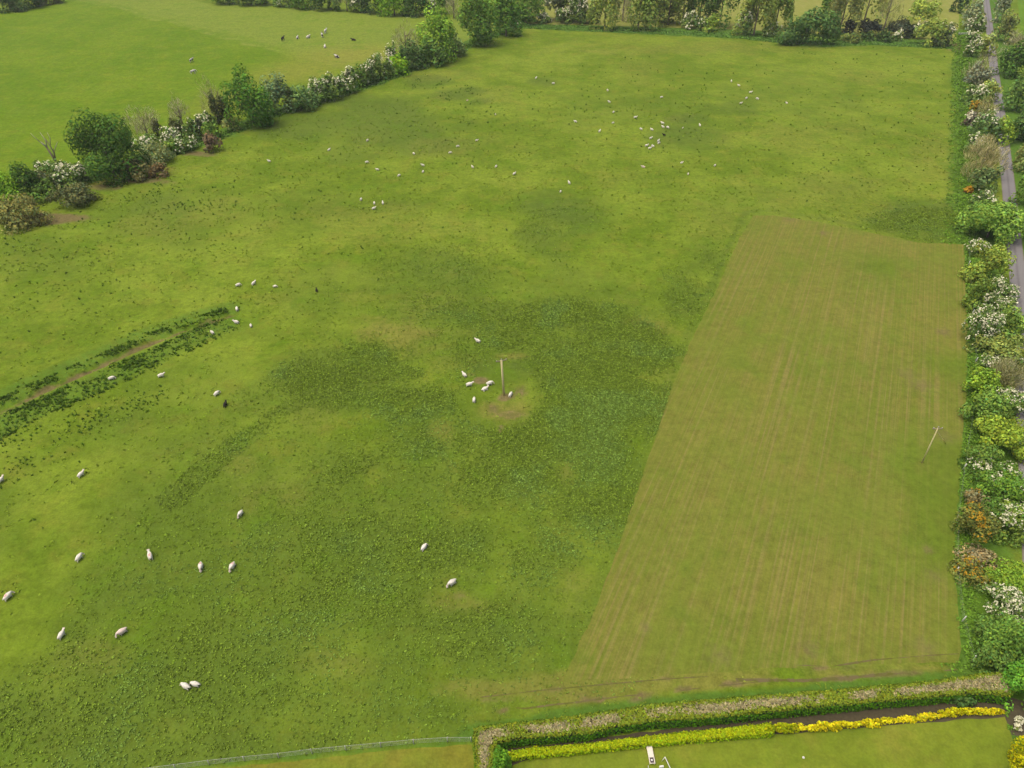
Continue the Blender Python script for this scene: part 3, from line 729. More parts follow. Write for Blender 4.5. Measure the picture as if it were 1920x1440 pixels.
# (kind, box in the photograph, label, options)
PLANTS = [
 # diagonal hedge from the left edge up to the tree row
 ('bright', (-44, 322, 27, 392), 'bright green tree cut off by the left edge, lowest in the diagonal hedge', GL, {}),
 ('dark', (16, 306, 66, 372), 'small dark green tree beside the bright tree at the left edge', GL, {}),
 ('willow', (58, 318, 108, 358), 'grey green bush right of the small dark tree at the left end of the hedge', GL, {'col': lin(107, 114, 78, .36)}),
 ('haw', (70, 302, 118, 342), 'thinly flowering hawthorn in front of the dead tree with bleached limbs', GL, {'bl': .2}),
 ('haw', (98, 306, 162, 348), 'white flowering hawthorn below left of the biggest dark tree of the diagonal hedge', GL, {'bl': .42}),
 ('shrub', (36, 340, 104, 376), 'low green bush behind the two bramble mounds at the left edge', GL, {}),
 ('bramble', (-24, 370, 80, 424), 'long brown green bramble mound at the left edge of the sheep pasture', GL, {'col': lin(110, 113, 61, .36)}),
 ('bramble', (102, 344, 172, 386), 'round dark bramble mound in front of the hedge, below the biggest dark tree', GL, {'col': lin(83, 90, 55, .36)}),
 ('dark', (135, 217, 256, 332), 'biggest dark green tree standing in the left part of the diagonal hedge', GL, {'lift': .6, 'dens': 1.1}),
 ('willow', (253, 270, 315, 309), 'pale round willow bush just right of the biggest dark tree', GL, {'col': lin(127, 139, 89, .36)}),
 ('brown', (229, 297, 278, 336), 'olive brown bramble mound below the pale round willow bush', GL, {'col': lin(104, 102, 61, .36)}),
 ('brown', (280, 306, 313, 331), 'small reddish brown bramble mound beside bare earth in front of the hedge', GL, {}),
 ('haw', (252, 251, 296, 277), 'white flowering hawthorn behind the pale round willow bush', GL, {'bl': .5}),
 ('haw', (300, 238, 336, 270), 'brightest white hawthorn between the pale willow bush and the ivy clad stems', GL, {'bl': .6}),
 ('haw', (328, 254, 362, 284), 'low hawthorn with white sprays hanging over the pasture edge left of the purple brown bush', GL, {'bl': .5}),
 ('shrub', (300, 262, 336, 288), 'plain green bush under the brightest white hawthorn', GL, {}),
 ('bare', (236, 202, 306, 264), 'leafless tree with spreading pale twigs right of the biggest dark tree', GL, {'dens': 0.52}),
 ('ivy', (283, 222, 299, 254), 'thin leaning ivy clad stem below the leafless spreading tree', GL, {}),
 ('ivy', (318, 222, 346, 258), 'dark leaning ivy clad stem left of the flowering shrubs', GL, {}),
 ('bare', (316, 184, 360, 252), 'leafless slender tree with a few buds above the leaning ivy stem', GL, {'dens': 0.46}),
 ('ivy', (366, 222, 382, 254), 'short stubby ivy clad stump in the middle of the diagonal hedge', GL, {'col': lin(62, 70, 48, .36)}),
 ('bare', (376, 148, 424, 222), 'tall leafless tree left of the dark round tree with grey green neighbour', GL, {'dens': 0.40}),
 ('ivy', (394, 176, 412, 232), 'tall dark ivy clad stem left of its twin beside the dark round tree', GL, {}),
 ('ivy', (411, 180, 432, 228), 'tall dark ivy clad stem touching the dark round tree', GL, {}),
 ('haw', (344, 226, 372, 264), 'dark hawthorn speckled with blossom in the middle of the diagonal hedge', GL, {'bl': .2, 'col': lin(78, 100, 48, .36)}),
 ('shrub', (378, 228, 412, 260), 'green bush below the tall twin ivy clad stems', GL, {}),
 ('haw', (368, 210, 402, 236), 'flowering hawthorn behind the tall twin ivy clad stems', GL, {'bl': .45}),
 ('brown', (383, 250, 413, 284), 'purple brown bush at the pasture edge below the twin ivy stems', GL, {'col': lin(112, 98, 74, .42)}),
 ('olive', (418, 218, 446, 246), 'low olive bush at the left foot of the dark round tree', GL, {}),
 ('dark', (424, 137, 508, 234), 'dark round leafy tree in the middle of the diagonal hedge beside a grey green tree', GL, {'lift': .4, 'col': lin(76, 110, 38, .36)}),
 ('willow', (492, 143, 540, 212), 'grey green willow tree touching the right side of the dark round tree', GL, {'col': lin(104, 125, 83, .36)}),
 ('shrub', (528, 164, 560, 206), 'olive green bush right of the grey green willow tree', GL, {'col': lin(87, 101, 51, .36)}),
 ('willow', (544, 161, 590, 207), 'round soft green willow bush at the pasture edge in the diagonal hedge', GL, {'col': lin(100, 127, 71, .36)}),
 ('haw', (570, 150, 612, 192), 'cream flowering hawthorn right of the round soft green willow', GL, {'bl': .5}),
 ('haw', (600, 142, 642, 186), 'sparsely flowering hawthorn left of the tallest white blossom', GL, {'bl': .28}),
 ('haw', (632, 128, 668, 174), 'hawthorn with white patches at the middle of the flowering run', GL, {'bl': .38}),
 ('shrub', (658, 124, 688, 162), 'plain green bush between two flowering hawthorns of the diagonal hedge', GL, {}),
 ('haw', (676, 118, 702, 158), 'hawthorn with a hanging white face above the pasture edge', GL, {'bl': .75}),
 ('haw', (686, 106, 722, 150), 'largest cream white hawthorn crown of the diagonal hedge', GL, {'bl': .6}),
 ('haw', (716, 112, 738, 146), 'small hawthorn with few flowers left of the vivid green bush', GL, {'bl': .2}),
 ('haw', (724, 84, 744, 122), 'slim white hawthorn standing on the cow field side under the leafless tree', GL, {'bl': .6}),
 ('bshrub', (726, 104, 764, 140), 'vivid light green bush at the pasture edge right of the flowering run', GL, {'col': lin(119, 152, 39, .36)}),
 ('dshrub', (748, 82, 796, 128), 'dark green bush under the leafless tree at the cow field', GL, {}),
 ('bare', (734, 46, 786, 112), 'leafless brown tree at the cow field edge left of the light green round tree', GL, {'dens': 0.69}),
 ('shrub', (776, 76, 836, 122), 'broad mid green bush under the light green round tree', GL, {'col': lin(84, 113, 51, .36)}),
 ('bright', (782, 21, 852, 108), 'light green round tree near the upper end of the diagonal hedge', GL, {'lift': 1.2, 'col': lin(108, 139, 46, .36)}),
 ('olive', (830, 56, 872, 102), 'olive bush right of the light green round tree', GL, {'col': lin(97, 118, 63, .36)}),
 ('mid', (862, -16, 932, 80), 'tall drooping green tree at the top end of the diagonal hedge', GL, {'lift': .5}),
 ('mid', (924, -24, 974, 66), 'tall green tree in the corner between diagonal hedge and tree row', GL, {'col': lin(82, 116, 42, .36)}),
 ('haw', (952, 38, 972, 58), 'tiny pale hawthorn at the foot of the corner tree', GL, {'bl': .5}),
 # hedge along the far side of the cow field
 ('dshrub', (-24, -26, 38, 20), 'dark bush in the top left corner of the photo', GC, {}),
 ('dshrub', (30, -26, 76, 13), 'dark bush second from the top left corner along the far hedge', GC, {}),
 ('shrub', (68, -22, 112, 6), 'thin end of the dark hedge in the top left corner', GC, {'col': lin(83, 93, 56, .36)}),
 ('shrub', (394, -22, 440, 7), 'leftmost green bush of the far hedge above the cow field', GC, {}),
 ('shrub', (438, -24, 476, 9), 'green bush left of the first white hawthorn in the far cow field hedge', GC, {'col': lin(83, 106, 49, .36)}),
 ('haw', (470, -24, 510, 8), 'leftmost white hawthorn of the far cow field hedge', GC, {'bl': .6}),
 ('haw', (514, -24, 552, 11), 'second white hawthorn of the far cow field hedge', GC, {'bl': .45}),
 ('mid', (546, -34, 590, 15), 'green tree right of the second white hawthorn above the cow herd', GC, {}),
 ('dshrub', (584, -26, 626, 18), 'dark green bush straight above the cow herd', GC, {}),
 ('haw', (620, -24, 640, 19), 'narrow pale hawthorn above the cow herd', GC, {'bl': .4}),
 ('bare', (634, -28, 662, 20), 'brown leafless tree between two hawthorns of the far cow field hedge', GC, {'dens': .8}),
 ('haw', (652, -24, 682, 21), 'strong white hawthorn above the black calf lying apart', GC, {'bl': .65}),
 ('dshrub', (676, -28, 716, 23), 'dark green bush right of the strong white hawthorn in the far hedge', GC, {}),
 ('bright', (708, -42, 766, 27), 'bright green tree at the right part of the far cow field hedge', GC, {}),
 ('mid', (754, -30, 802, 28), 'dark green tree right of the bright green tree in the far hedge', GC, {'col': lin(72, 100, 44, .36)}),
 ('haw', (796, 1, 820, 27), 'small white hawthorn above the light green round tree', GC, {'bl': .6}),
 ('shrub', (812, -22, 842, 24), 'green bush right of the small white hawthorn at the top edge', GC, {}),
 ('bare', (836, -14, 864, 33), 'grey brown leafless tree left of the drooping green tree', GC, {'dens': .9}),
 # tree row at the far end of the sheep pasture
 ('mid', (966, -44, 1012, 42), 'leftmost green tree of the row at the far end of the pasture', GT, {}),
 ('haw', (972, 21, 1002, 38), 'low white hawthorn at the foot of the leftmost tree of the row', GT, {'bl': .6}),
 ('haw', (1004, 26, 1032, 42), 'low white hawthorn left of the bare earth gap in the tree row', GT, {'bl': .5}),
 ('haw', (1018, -24, 1062, 36), 'tall greyish flowering hawthorn above the bare earth gap', GT, {'bl': .35, 'col': lin(105, 116, 81, .36)}),
 ('haw', (1044, 17, 1070, 43), 'leaning white hawthorn right of the bare earth gap', GT, {'bl': .65}),
 ('slim', (1054, -44, 1082, 37), 'slim green tree behind the leaning white hawthorn', GT, {}),
 ('haw', (1068, -18, 1100, 43), 'tallest white flowering hawthorn of the far tree row', GT, {'bl': .7}),
 ('haw', (1094, 14, 1120, 43), 'white hawthorn right of the tallest one in the far tree row', GT, {'bl': .6}),
 ('yellow', (1114, -64, 1162, 54), 'yellow green slender tree right of the white hawthorn group', GT, {}),
 ('bare', (1150, -64, 1192, 50), 'grey leafless slender tree between yellow green trees of the row', GT, {'dens': .9}),
 ('yellow', (1178, -64, 1226, 56), 'yellow green slender tree second from the hawthorn group', GT, {'col': lin(110, 129, 57, .36)}),
 ('slim', (1216, -64, 1248, 57), 'thin dark stemmed tree in the middle of the far row', GT, {'col': lin(83, 97, 52, .36)}),
 ('yellow', (1240, -64, 1278, 55), 'yellow green slender tree left of a small white hawthorn', GT, {'col': lin(114, 128, 59, .36)}),
 ('slim', (1268, -64, 1304, 52), 'olive slender tree behind the small white hawthorn in the middle of the row', GT, {'col': lin(118, 130, 72, .36)}),
 ('haw', (1282, 24, 1306, 53), 'small white hawthorn at the pasture edge in the middle of the far row', GT, {'bl': .5}),
 ('slim', (1298, -64, 1338, 50), 'dark green slender tree right of the small white hawthorn', GT, {'col': lin(70, 96, 42, .36)}),
 ('haw', (1310, 34, 1330, 58), 'grey stemmed hawthorn left of the bright low bush', GT, {'bl': .35}),
 ('bshrub', (1322, 28, 1348, 59), 'bright low bush at the foot of the dark green slender trees', GT, {'col': lin(116, 138, 54, .36)}),
 ('slim', (1334, -64, 1380, 50), 'dark green slender tree above the bright low bush', GT, {'col': lin(76, 103, 43, .36), 'dens': .9}),
 ('haw', (1382, 22, 1412, 64), 'pale pink white hawthorn right of the dark slender trees', GT, {'bl': .6}),
 ('yellow', (1398, -64, 1452, 69), 'broad yellow green tree between two pale hawthorns', GT, {}),
 ('haw', (1434, 44, 1464, 67), 'white hawthorn left of the big round dark bush', GT, {'bl': .5}),
 ('yellow', (1444, -60, 1482, 66), 'leafy tree with a leaning stem left of the big round dark bush', GT, {'col': lin(102, 125, 51, .36)}),
 ('shrub', (1472, 21, 1574, 83), 'big round dark green bush standing out into the pasture', GT, {'col': lin(80, 108, 54, .36), 'dens': 1.2}),
 ('ivy', (1542, -30, 1574, 34), 'green ivy clad leaning tree behind the big round dark bush', GT, {'col': lin(93, 122, 48, .36)}),
 ('yellow', (1562, -64, 1616, 64), 'thin yellow olive tree right of the big round dark bush', GT, {'dens': .6, 'col': lin(124, 132, 76, .36)}),
 ('dshrub', (1582, 38, 1602, 66), 'narrow blackish bush under the thin yellow olive tree', GT, {'col': lin(46, 53, 43, .36)}),
 ('dshrub', (1612, 38, 1652, 66), 'blackish low bush under the yellow green tree with a bare trunk', GT, {'col': lin(46, 53, 43, .36)}),
 ('yellow', (1604, -64, 1668, 30), 'yellow green tree with a bare trunk above the blackish bush', GT, {'lift': 5, 'dens': .5}),
 ('bare', (1644, -50, 1694, 76), 'half bare tree right of the blackish low bush', GT, {'dens': .9, 'col': lin(134, 136, 93, .36)}),
 ('dshrub', (1668, 37, 1718, 68), 'dark thicket under the small umbrella shaped tree', GT, {'col': lin(58, 67, 49, .36)}),
 ('haw', (1672, 57, 1692, 77), 'small cream hawthorn at the pasture edge below the dark thicket', GT, {'bl': .6}),
 ('yellow', (1702, 1, 1758, 36), 'small umbrella shaped tree with a bare trunk near the field corner', GT, {'lift': 3.5, 'dens': .9, 'col': lin(124, 142, 60, .36)}),
 ('bshrub', (1722, 36, 1772, 84), 'yellow green bush in the far right corner of the pasture', GT, {'col': lin(120, 137, 61, .36)}),
 ('haw', (1712, 46, 1738, 72), 'pale flowering hawthorn left of the yellow green corner bush', GT, {'bl': .5}),
 ('haw', (1756, 46, 1787, 86), 'dark hawthorn with white clumps beside the field gate', GT, {'bl': .3, 'col': lin(74, 89, 51, .36)}),
 ('shrub', (1578, 60, 1614, 79), 'low rough bush below the thin yellow olive tree', GT, {'col': lin(99, 114, 57, .36)}),
 ('dshrub', (1612, 60, 1640, 76), 'small low bush below the blackish bush', GT, {}),
 ('dshrub', (1646, 56, 1670, 78), 'small dark bush at the foot of the half bare tree', GT, {}),
 # hedge between the field and the road, far end first
 ('dshrub', (1792, -22, 1817, 22), 'dark bush at the top edge of the photo left of the road', GR, {}),
 ('willow', (1806, 0, 1845, 52), 'pale grey green bush left of the road near the top edge', GR, {'col': lin(127, 137, 96, .36)}),
 ('haw', (1818, 31, 1846, 57), 'bright white hawthorn touching the road near the top edge', GR, {'bl': .8}),
 ('haw', (1816, 60, 1836, 82), 'small white hawthorn right of the field gate', GR, {'bl': .6}),
 ('haw', (1812, 76, 1836, 106), 'cream flowering hawthorn below the field gate', GR, {'bl': .45}),
 ('bshrub', (1830, 66, 1866, 102), 'yellow green bush leaning over the road below the field gate', GR, {'col': lin(126, 138, 69, .36)}),
 ('bare', (1814, 98, 1864, 150), 'brown leafless bush group in the upper part of the road hedge', GR, {'dens': 1.0}),
 ('willow', (1816, 120, 1856, 156), 'grey bush under the brown leafless group in the road hedge', GR, {'col': lin(115, 120, 93, .36)}),
 ('haw', (1812, 160, 1846, 196), 'white flowering hawthorn above the orange gorse', GR, {'bl': .45}),
 ('bshrub', (1838, 150, 1872, 190), 'yellow green bush overhanging the road above the orange gorse', GR, {'col': lin(125, 138, 67, .36)}),
 ('bare', (1834, 180, 1870, 222), 'pale leafless bush right of the orange gorse by the road', GR, {'dens': 1.0, 'col': lin(143, 140, 97, .36)}),
 ('gorse', (1822, 190, 1846, 213), 'small gorse with vivid orange bloom in the upper road hedge', GR, {'bl': .8}),
 ('haw', (1811, 211, 1840, 238), 'grey brown hawthorn below the vivid orange gorse', GR, {'bl': .3, 'col': lin(110, 103, 86, .36)}),
 ('haw', (1828, 213, 1874, 264), 'dark hawthorn topped with white bloom left of the vivid round bush', GR, {'bl': .25, 'col': lin(88, 112, 60, .36)}),
 ('bshrub', (1854, 222, 1900, 268), 'vivid light green round bush at the road', GR, {'col': lin(124, 149, 53, .36)}),
 ('haw', (1813, 252, 1846, 286), 'pale flowering hawthorn left of the large leafless road bush', GR, {'bl': .45}),
 ('bare', (1812, 258, 1882, 334), 'large brown leafless bush spreading towards the road', GR, {'dens': 1.3, 'col': lin(147, 140, 101, .36)}),
 ('dshrub', (1826, 312, 1874, 362), 'dark low bush under the large leafless road bush', GR, {'col': lin(91, 109, 62, .36)}),
 ('gorse', (1810, 351, 1821, 362), 'tiny orange gorse ball alone at the pasture edge by the road hedge', GR, {'bl': .9, 'col': lin(152, 109, 49, .36)}),
 ('haw', (1828, 360, 1866, 388), 'creamy hawthorn just above the big bright tree by the road', GR, {'bl': .5}),
 ('dshrub', (1813, 374, 1850, 420), 'dark bush at the left shoulder of the big bright tree', GR, {}),
 ('bright', (1811, 376, 1918, 452), 'big bright green round tree between the pasture and the road', GR, {'lift': .1, 'col': lin(108, 138, 56, .38), 'dens': 1.3}),
 ('haw', (1816, 450, 1856, 476), 'white hawthorn just below the big bright tree', GR, {'bl': .45}),
 ('bshrub', (1818, 456, 1886, 528), 'yellow green bush below the big bright tree', GR, {'col': lin(116, 133, 54, .36)}),
 ('haw', (1844, 520, 1898, 562), 'white crowned hawthorn at the road, above the largest white one', GR, {'bl': .5}),
 ('shrub', (1818, 516, 1856, 584), 'green bush left of the white crowned hawthorn', GR, {'col': lin(102, 123, 49, .36)}),
 ('haw', (1834, 548, 1894, 594), 'pale hawthorn just above the largest white hawthorn of the road hedge', GR, {'bl': .4}),
 ('haw', (1821, 576, 1870, 648), 'largest white hawthorn of the road hedge, right of the mown strip', GR, {'bl': .85}),
 ('bshrub', (1864, 572, 1922, 640), 'light green bush right of the largest white hawthorn', GR, {'col': lin(111, 136, 59, .36)}),
 ('bshrub', (1842, 630, 1926, 684), 'broad yellow green bush below the largest white hawthorn', GR, {'col': lin(118, 132, 65, .36)}),
 ('haw', (1838, 666, 1872, 694), 'left one of two small white hawthorns in the middle of the road hedge', GR, {'bl': .5}),
 ('haw', (1868, 662, 1912, 692), 'right one of two small white hawthorns in the middle of the road hedge', GR, {'bl': .5}),
 ('bshrub', (1817, 688, 1874, 750), 'green bush below the two small white hawthorns', GR, {}),
 ('bare', (1862, 676, 1928, 738), 'olive grey leafless bush at the right edge below the two small hawthorns', GR, {'dens': 1.3, 'col': lin(136, 134, 96, .36)}),
 ('haw', (1856, 726, 1926, 778), 'creamy hawthorn below the olive grey leafless bush', GR, {'bl': .42}),
 ('shrub', (1824, 732, 1892, 806), 'mid green bush beside the upper white fence post', GR, {}),
 ('bshrub', (1834, 776, 1930, 852), 'yellow green bush right of the leaning stayed pole', GR, {'col': lin(119, 140, 47, .36)}),
 ('shrub', (1814, 832, 1884, 886), 'dark green bush above the white hawthorn beside the fence posts', GR, {}),
 ('haw', (1821, 856, 1908, 912), 'white hawthorn with spread sprays beside the fence posts', GR, {'bl': .38, 'col': lin(83, 111, 42, .36)}),
 ('shrub', (1846, 884, 1932, 962), 'green bush below the hawthorn with spread sprays', GR, {'col': lin(85, 116, 41, .36)}),
 ('haw', (1872, 902, 1936, 962), 'flowering hawthorn at the right edge beside the brown gorse', GR, {'bl': .35}),
 ('gorse', (1807, 918, 1846, 954), 'faded brown gorse above the large orange gorse', GR, {'bl': .06, 'col': lin(114, 110, 74, .42)}),
 ('gorse', (1804, 948, 1864, 1020), 'large orange and brown gorse at the mown field edge', GR, {'bl': .2, 'col': lin(98, 106, 50, .4), 'bc': 1}),
 ('haw', (1862, 942, 1934, 1012), 'flowering hawthorn right of the large orange gorse', GR, {'bl': .32, 'col': lin(103, 127, 53, .36)}),
 ('shrub', (1836, 934, 1884, 990), 'dark green bush behind the large orange gorse', GR, {'col': lin(78, 107, 42, .36)}),
 ('brown', (1806, 1030, 1886, 1078), 'dry brown bush behind the lower orange gorse', GR, {'col': lin(133, 124, 87, .36)}),
 ('gorse', (1793, 1048, 1853, 1094), 'lower orange gorse beside the white fence post', GR, {'bl': .3}),
 ('bshrub', (1848, 1050, 1934, 1116), 'light green bush above the big white hawthorn in the lower right', GR, {}),
 ('haw', (1855, 1098, 1938, 1166), 'big white hawthorn at the right edge in the lower right', GR, {'bl': .75}),
 ('shrub', (1846, 1148, 1912, 1216), 'green bush below the big white hawthorn in the lower right', GR, {'col': lin(84, 111, 47, .36)}),
 ('mid', (1866, 1156, 1960, 1270), 'leafy green tree at the right edge behind the garden hedge', GR, {'col': lin(91, 122, 48, .36)}),
 ('shrub', (1836, 1206, 1888, 1266), 'dark green bush at the end of the garden hedge', GR, {'col': lin(86, 113, 49, .36)}),
 ('bshrub', (1886, 1240, 1950, 1322), 'bright green bush behind the corner of the garden flower bed', GR, {'col': lin(88, 133, 43, .36)}),
 # far verge
 ('willow', (1868, -20, 1894, 40), 'greyish bush right of the road at the top edge', GV, {'col': lin(111, 120, 87, .36)}),
 ('olive', (1872, 24, 1908, 78), 'olive bush on the far verge near the top edge', GV, {}),
 ('bare', (1884, 62, 1930, 106), 'brown leafless bush on the far verge', GV, {'dens': 1.1}),
 ('dark', (1878, 84, 1928, 142), 'dark green tree on the far verge near the top right corner', GV, {}),
 ('shrub', (1892, 146, 1934, 210), 'green bush on the far verge opposite the orange gorse', GV, {'col': lin(91, 117, 55, .36)}),
 ('shrub', (1900, 204, 1944, 268), 'dark green bush on the far verge opposite the vivid round bush', GV, {'col': lin(82, 108, 53, .36)}),
 ('olive', (1908, 266, 1954, 322), 'pale olive bush on the far verge opposite the large leafless bush', GV, {}),
 ('shrub', (1916, 320, 1964, 390), 'green bush on the far verge beside the big bright tree', GV, {}),
 ('shrub', (1926, 384, 1980, 450), 'green bush at the right edge just below the top of the big bright tree', GV, {'col': lin(84, 109, 49, .36)}),
]
for kind, bb, label, grp, opt in PLANTS:
    if grp == GT and kind in ('slim', 'yellow', 'mid') and 'lift' not in opt:
        bb = (bb[0] - 5, bb[1], bb[2] + 5, bb[3])
    opt = dict(opt); opt.pop('bc', None)
    plant(kind, bb, label, group=grp, **opt)

# the dead tree with bleached limbs
def dead_tree():
    g = gp(110, 311)
    o = empty('dead_tree', (g[0], g[1], 0), 'dead leafless tree with bleached broken limbs at the left of the diagonal hedge', 'tree')
    bm = bmesh.new()
    rs = random.Random(4)
    tube(bm, [(0, 0, -.2), (-.6, 0, 2.6), (-1.6, .2, 6.0)], [.42, .34, .24], 7)
    tube(bm, [(-.3, 0, 1.4), (.1, .2, 4.4), (-.9, .4, 8.4)], [.3, .22, .1], 6)
    link('trunk', bm_mesh('trunk', bm, M_BARK, True), o)
    for pts, r in [([(-1.6, .2, 6.0), (-2.6, .2, 7.4), (-3.6, .3, 8.2)], [.25, .2, .14]), ([(-1.5, .2, 5.6), (-1.2, .5, 8), (-1.9, .4, 10.6)], [.2, .16, .07]), ([(-.4, .3, 6.2), (.4, .6, 8.6), (.2, .6, 10.4)], [.16, .11, .05]), ([(.0, .2, 4.2), (1.4, .3, 6.2), (2.4, .4, 7.6)], [.16, .11, .05]), ([(-3.0, .2, 7.6), (-4.2, .2, 9.2), (-4.8, .2, 10.4)], [.12, .08, .04])]:
        bm = bmesh.new(); tube(bm, pts, r, 6)
        link('limb', bm_mesh('limb', bm, M_PALEBARK, True), o)
dead_tree()

# ------------------------------------------------------------------ ground cover: nettles and docks, rushes, grass tussocks
def scatter(n, rs, ymax, fn, xmax=230):
    """random ground points kept with the probability fn gives; denser plants close by are not needed far off"""
    v = rs.uniform(-.6, .62, n)
    # sample evenly over the ground inside the wedge the camera could see
    Y = 20 + (ymax - 20) * np.sqrt(rs.rand(n))
    X = rs.uniform(-1, 1, n) * (Y * .8 + 45)
    keep = (np.abs(X) < xmax) & inside(X, Y, FIELD) & ~inside(X, Y, MOWN)
    X, Y = X[keep], Y[keep]
    F = fields(X, Y)
    p = fn(F, X, Y)
    k = rs.rand(len(X)) < p
    return X[k], Y[k], {q: w[k] for q, w in F.items()}

def clump_mesh(name, X, Y, rad, h, nl, size, base, rs, upright=0.0, var=.2, mat=None, tone=None, warm=.12):
    n = len(X)
    d = np.hypot(X, Y)
    cx = np.repeat(X, nl); cy = np.repeat(Y, nl)
    rr = np.repeat(rad, nl) * np.sqrt(rs.rand(n * nl)); an = rs.uniform(0, 6.283, n * nl)
    hh = np.repeat(h, nl) * (1 - (rr / np.repeat(rad, nl)) ** 2 * .6) * rs.uniform(.35, 1, n * nl)
    P = np.stack([cx + rr * np.cos(an), cy + rr * np.sin(an), hh], 1)
    Nn = np.stack([np.cos(an) * .5, np.sin(an) * .5, np.full(n * nl, 1.0)], 1) + rs.normal(0, .45, (n * nl, 3))
    sz = np.repeat(size, nl) * rs.uniform(.6, 1.25, n * nl)
    if upright:
        up = np.stack([np.cos(an) * .45, np.sin(an) * .45, np.ones(n * nl)], 1) + rs.normal(0, .18, (n * nl, 3))
        side = np.stack([-np.sin(an), np.cos(an), np.zeros(n * nl)], 1) * (sz * .17)[:, None]
        b = np.stack([cx + rr * .35 * np.cos(an), cy + rr * .35 * np.sin(an), np.zeros(n * nl)], 1)
        t = b + up * np.repeat(h, nl)[:, None] * rs.uniform(.7, 1.1, (n * nl, 1))
        V = np.stack([b - side, b + side, t + side * .5, t - side * .5], 1).reshape(-1, 3)
        Fq = np.arange(4 * n * nl).reshape(-1, 4)
    else:
        V, Fq = quads(P, Nn, sz, rs, 1.35)
    tn = np.repeat(tone if tone is not None else rs.uniform(.78, 1.22, n), nl)
    bc = np.asarray(base)
    if bc.ndim == 1:
        C = mkcol(bc, n * nl, rs, tn, warm, var)
    else:
        C = np.repeat(bc, nl, 0) * tn[:, None] * (1 + rs.normal(0, var, (n * nl, 1))).clip(.5, 1.6)
    return mesh_np(name, V, Fq, mat or M_COVER, np.repeat(C.clip(.002, .6), 4, 0))

rs = np.random.RandomState(11)
X, Y, F = scatter(900000, rs, 190, lambda F, x, y: np.clip(F['weed'] * 1.2 * (.35 + 1.1 * fbm(x, y, 1.8, 2)) - .08, 0, 1) * (1 - F['soil']))
sc_ = (.8 + np.hypot(X, Y) / 400) * rs.uniform(.6, 1.25, len(X)) * (.68 + .32 * sstep(.1, .6, F['weed']))
bc = np.array(lin(114, 139, 46, .66)) * np.ones((len(X), 1))
far_ = fbm(X + 12, Y - 7, 7, 3)[:, None]
bc = bc * (.86 + .3 * far_) * np.array([1, 1, 1]) + np.array([-.01, 0, .012]) * sstep(.5, .7, far_)
me = clump_mesh('nettles', X, Y, .18 * sc_, .28 * sc_, 5, .165 * sc_, bc, rs, var=.18, tone=rs.uniform(.6, 1.28, len(X)))
tag(link('nettles', me), 'dark green nettles and docks spreading over the middle of the pasture', 'weeds', kind='stuff')
print('nettle clumps', len(X))

def verge(line, w0, w1, n):
    L = np.array(line)
    seg = np.hypot(*np.diff(L, axis=0).T); cum = np.concatenate([[0], np.cumsum(seg)])
    t = rs.rand(n) * cum[-1]
    x = np.interp(t, cum, L[:, 0]); y = np.interp(t, cum, L[:, 1])
    i = np.clip(np.searchsorted(cum, t) - 1, 0, len(seg) - 1)
    d = np.diff(L, axis=0) / seg[:, None]
    o = rs.uniform(w0, w1, n)
    return x + d[i, 1] * o, y - d[i, 0] * o
X, Y, F = scatter(170000, rs, 470, lambda F, x, y: np.clip(F['rush'] * np.clip(fbm(x, y, 4.5, 2) * 2.4 - .7, 0, 1.4), 0, 1) * np.where(F['rush'] > .7, .85, .5) * np.clip(1.15 - y / 700, .5, 1))
gd = G([(-60, 838), (0, 797), (130, 738), (260, 681), (340, 643), (428, 604)]); gu = G([(-60, 788), (0, 755), (130, 697), (250, 644), (340, 608), (428, 582)])
x1, y1 = verge(gd, -3.0, 4.4, 4200); k1 = fbm(x1, y1, 3.2, 3) + rs.normal(0, .16, len(x1)) > .53
x2, y2 = verge(gu, -1.6, 1.2, 1500); k2 = fbm(x2, y2, 2.6, 3) + rs.normal(0, .1, len(x2)) > .5
x3, y3 = verge(G([(-60, 900), (60, 850), (180, 785), (300, 720)]), -7, 6, 1100); k3 = fbm(x3, y3, 3.2, 3) + rs.normal(0, .12, len(x3)) > .6
X = np.concatenate([X, x1[k1], x2[k2], x3[k3]]); Y = np.concatenate([Y, y1[k1], y2[k2], y3[k3]])
sc_ = rs.uniform(.4, 1.0, len(X)) ** 1.5 * .68 * (.85 + np.hypot(X, Y) / 560)
me = clump_mesh('rushes', X, Y, .62 * sc_, .5 * sc_, 16, .5 * sc_, lin(86, 116, 40, .58), rs, upright=1, var=.18, tone=rs.uniform(.75, 1.3, len(X)))
tag(link('rushes', me), 'dark rush tussocks dotted over the pasture and along the ditch', 'rushes', kind='stuff')
print('rushes', len(X))

X, Y, F = scatter(200000, rs, 330, lambda F, x, y: np.clip(.35 + .4 * F['dark'] + .5 * F['lush'] - .8 * F['soil'], 0, 1) * np.clip(fbm(x, y, 5, 3) * 2.2 - .6, 0, 1) * sstep(330, 130, y))
a = np.array(lin(122, 145, 44, .68)); b2 = np.array(lin(108, 136, 42, .68)); c3 = np.array(lin(142, 144, 64, .72))
mixd = np.clip(F['dark'] + F['lush'] + F['weed'], 0, 1)[:, None]
bc = a * (1 - mixd) + b2 * mixd
bc = bc * (1 - .6 * F['tan'][:, None]) + c3 * .6 * F['tan'][:, None]
me = clump_mesh('grass_tussocks', X, Y, rs.uniform(.15, .4, len(X)), rs.uniform(.04, .14, len(X)), 4, rs.uniform(.16, .32, len(X)) * (.8 + np.hypot(X, Y) / 300), bc, rs, var=.1, tone=rs.uniform(.9, 1.14, len(X)))
tag(link('grass_tussocks', me), 'low tufts of green grass all over the sheep pasture', 'grass', kind='stuff')
print('tussocks', len(X))
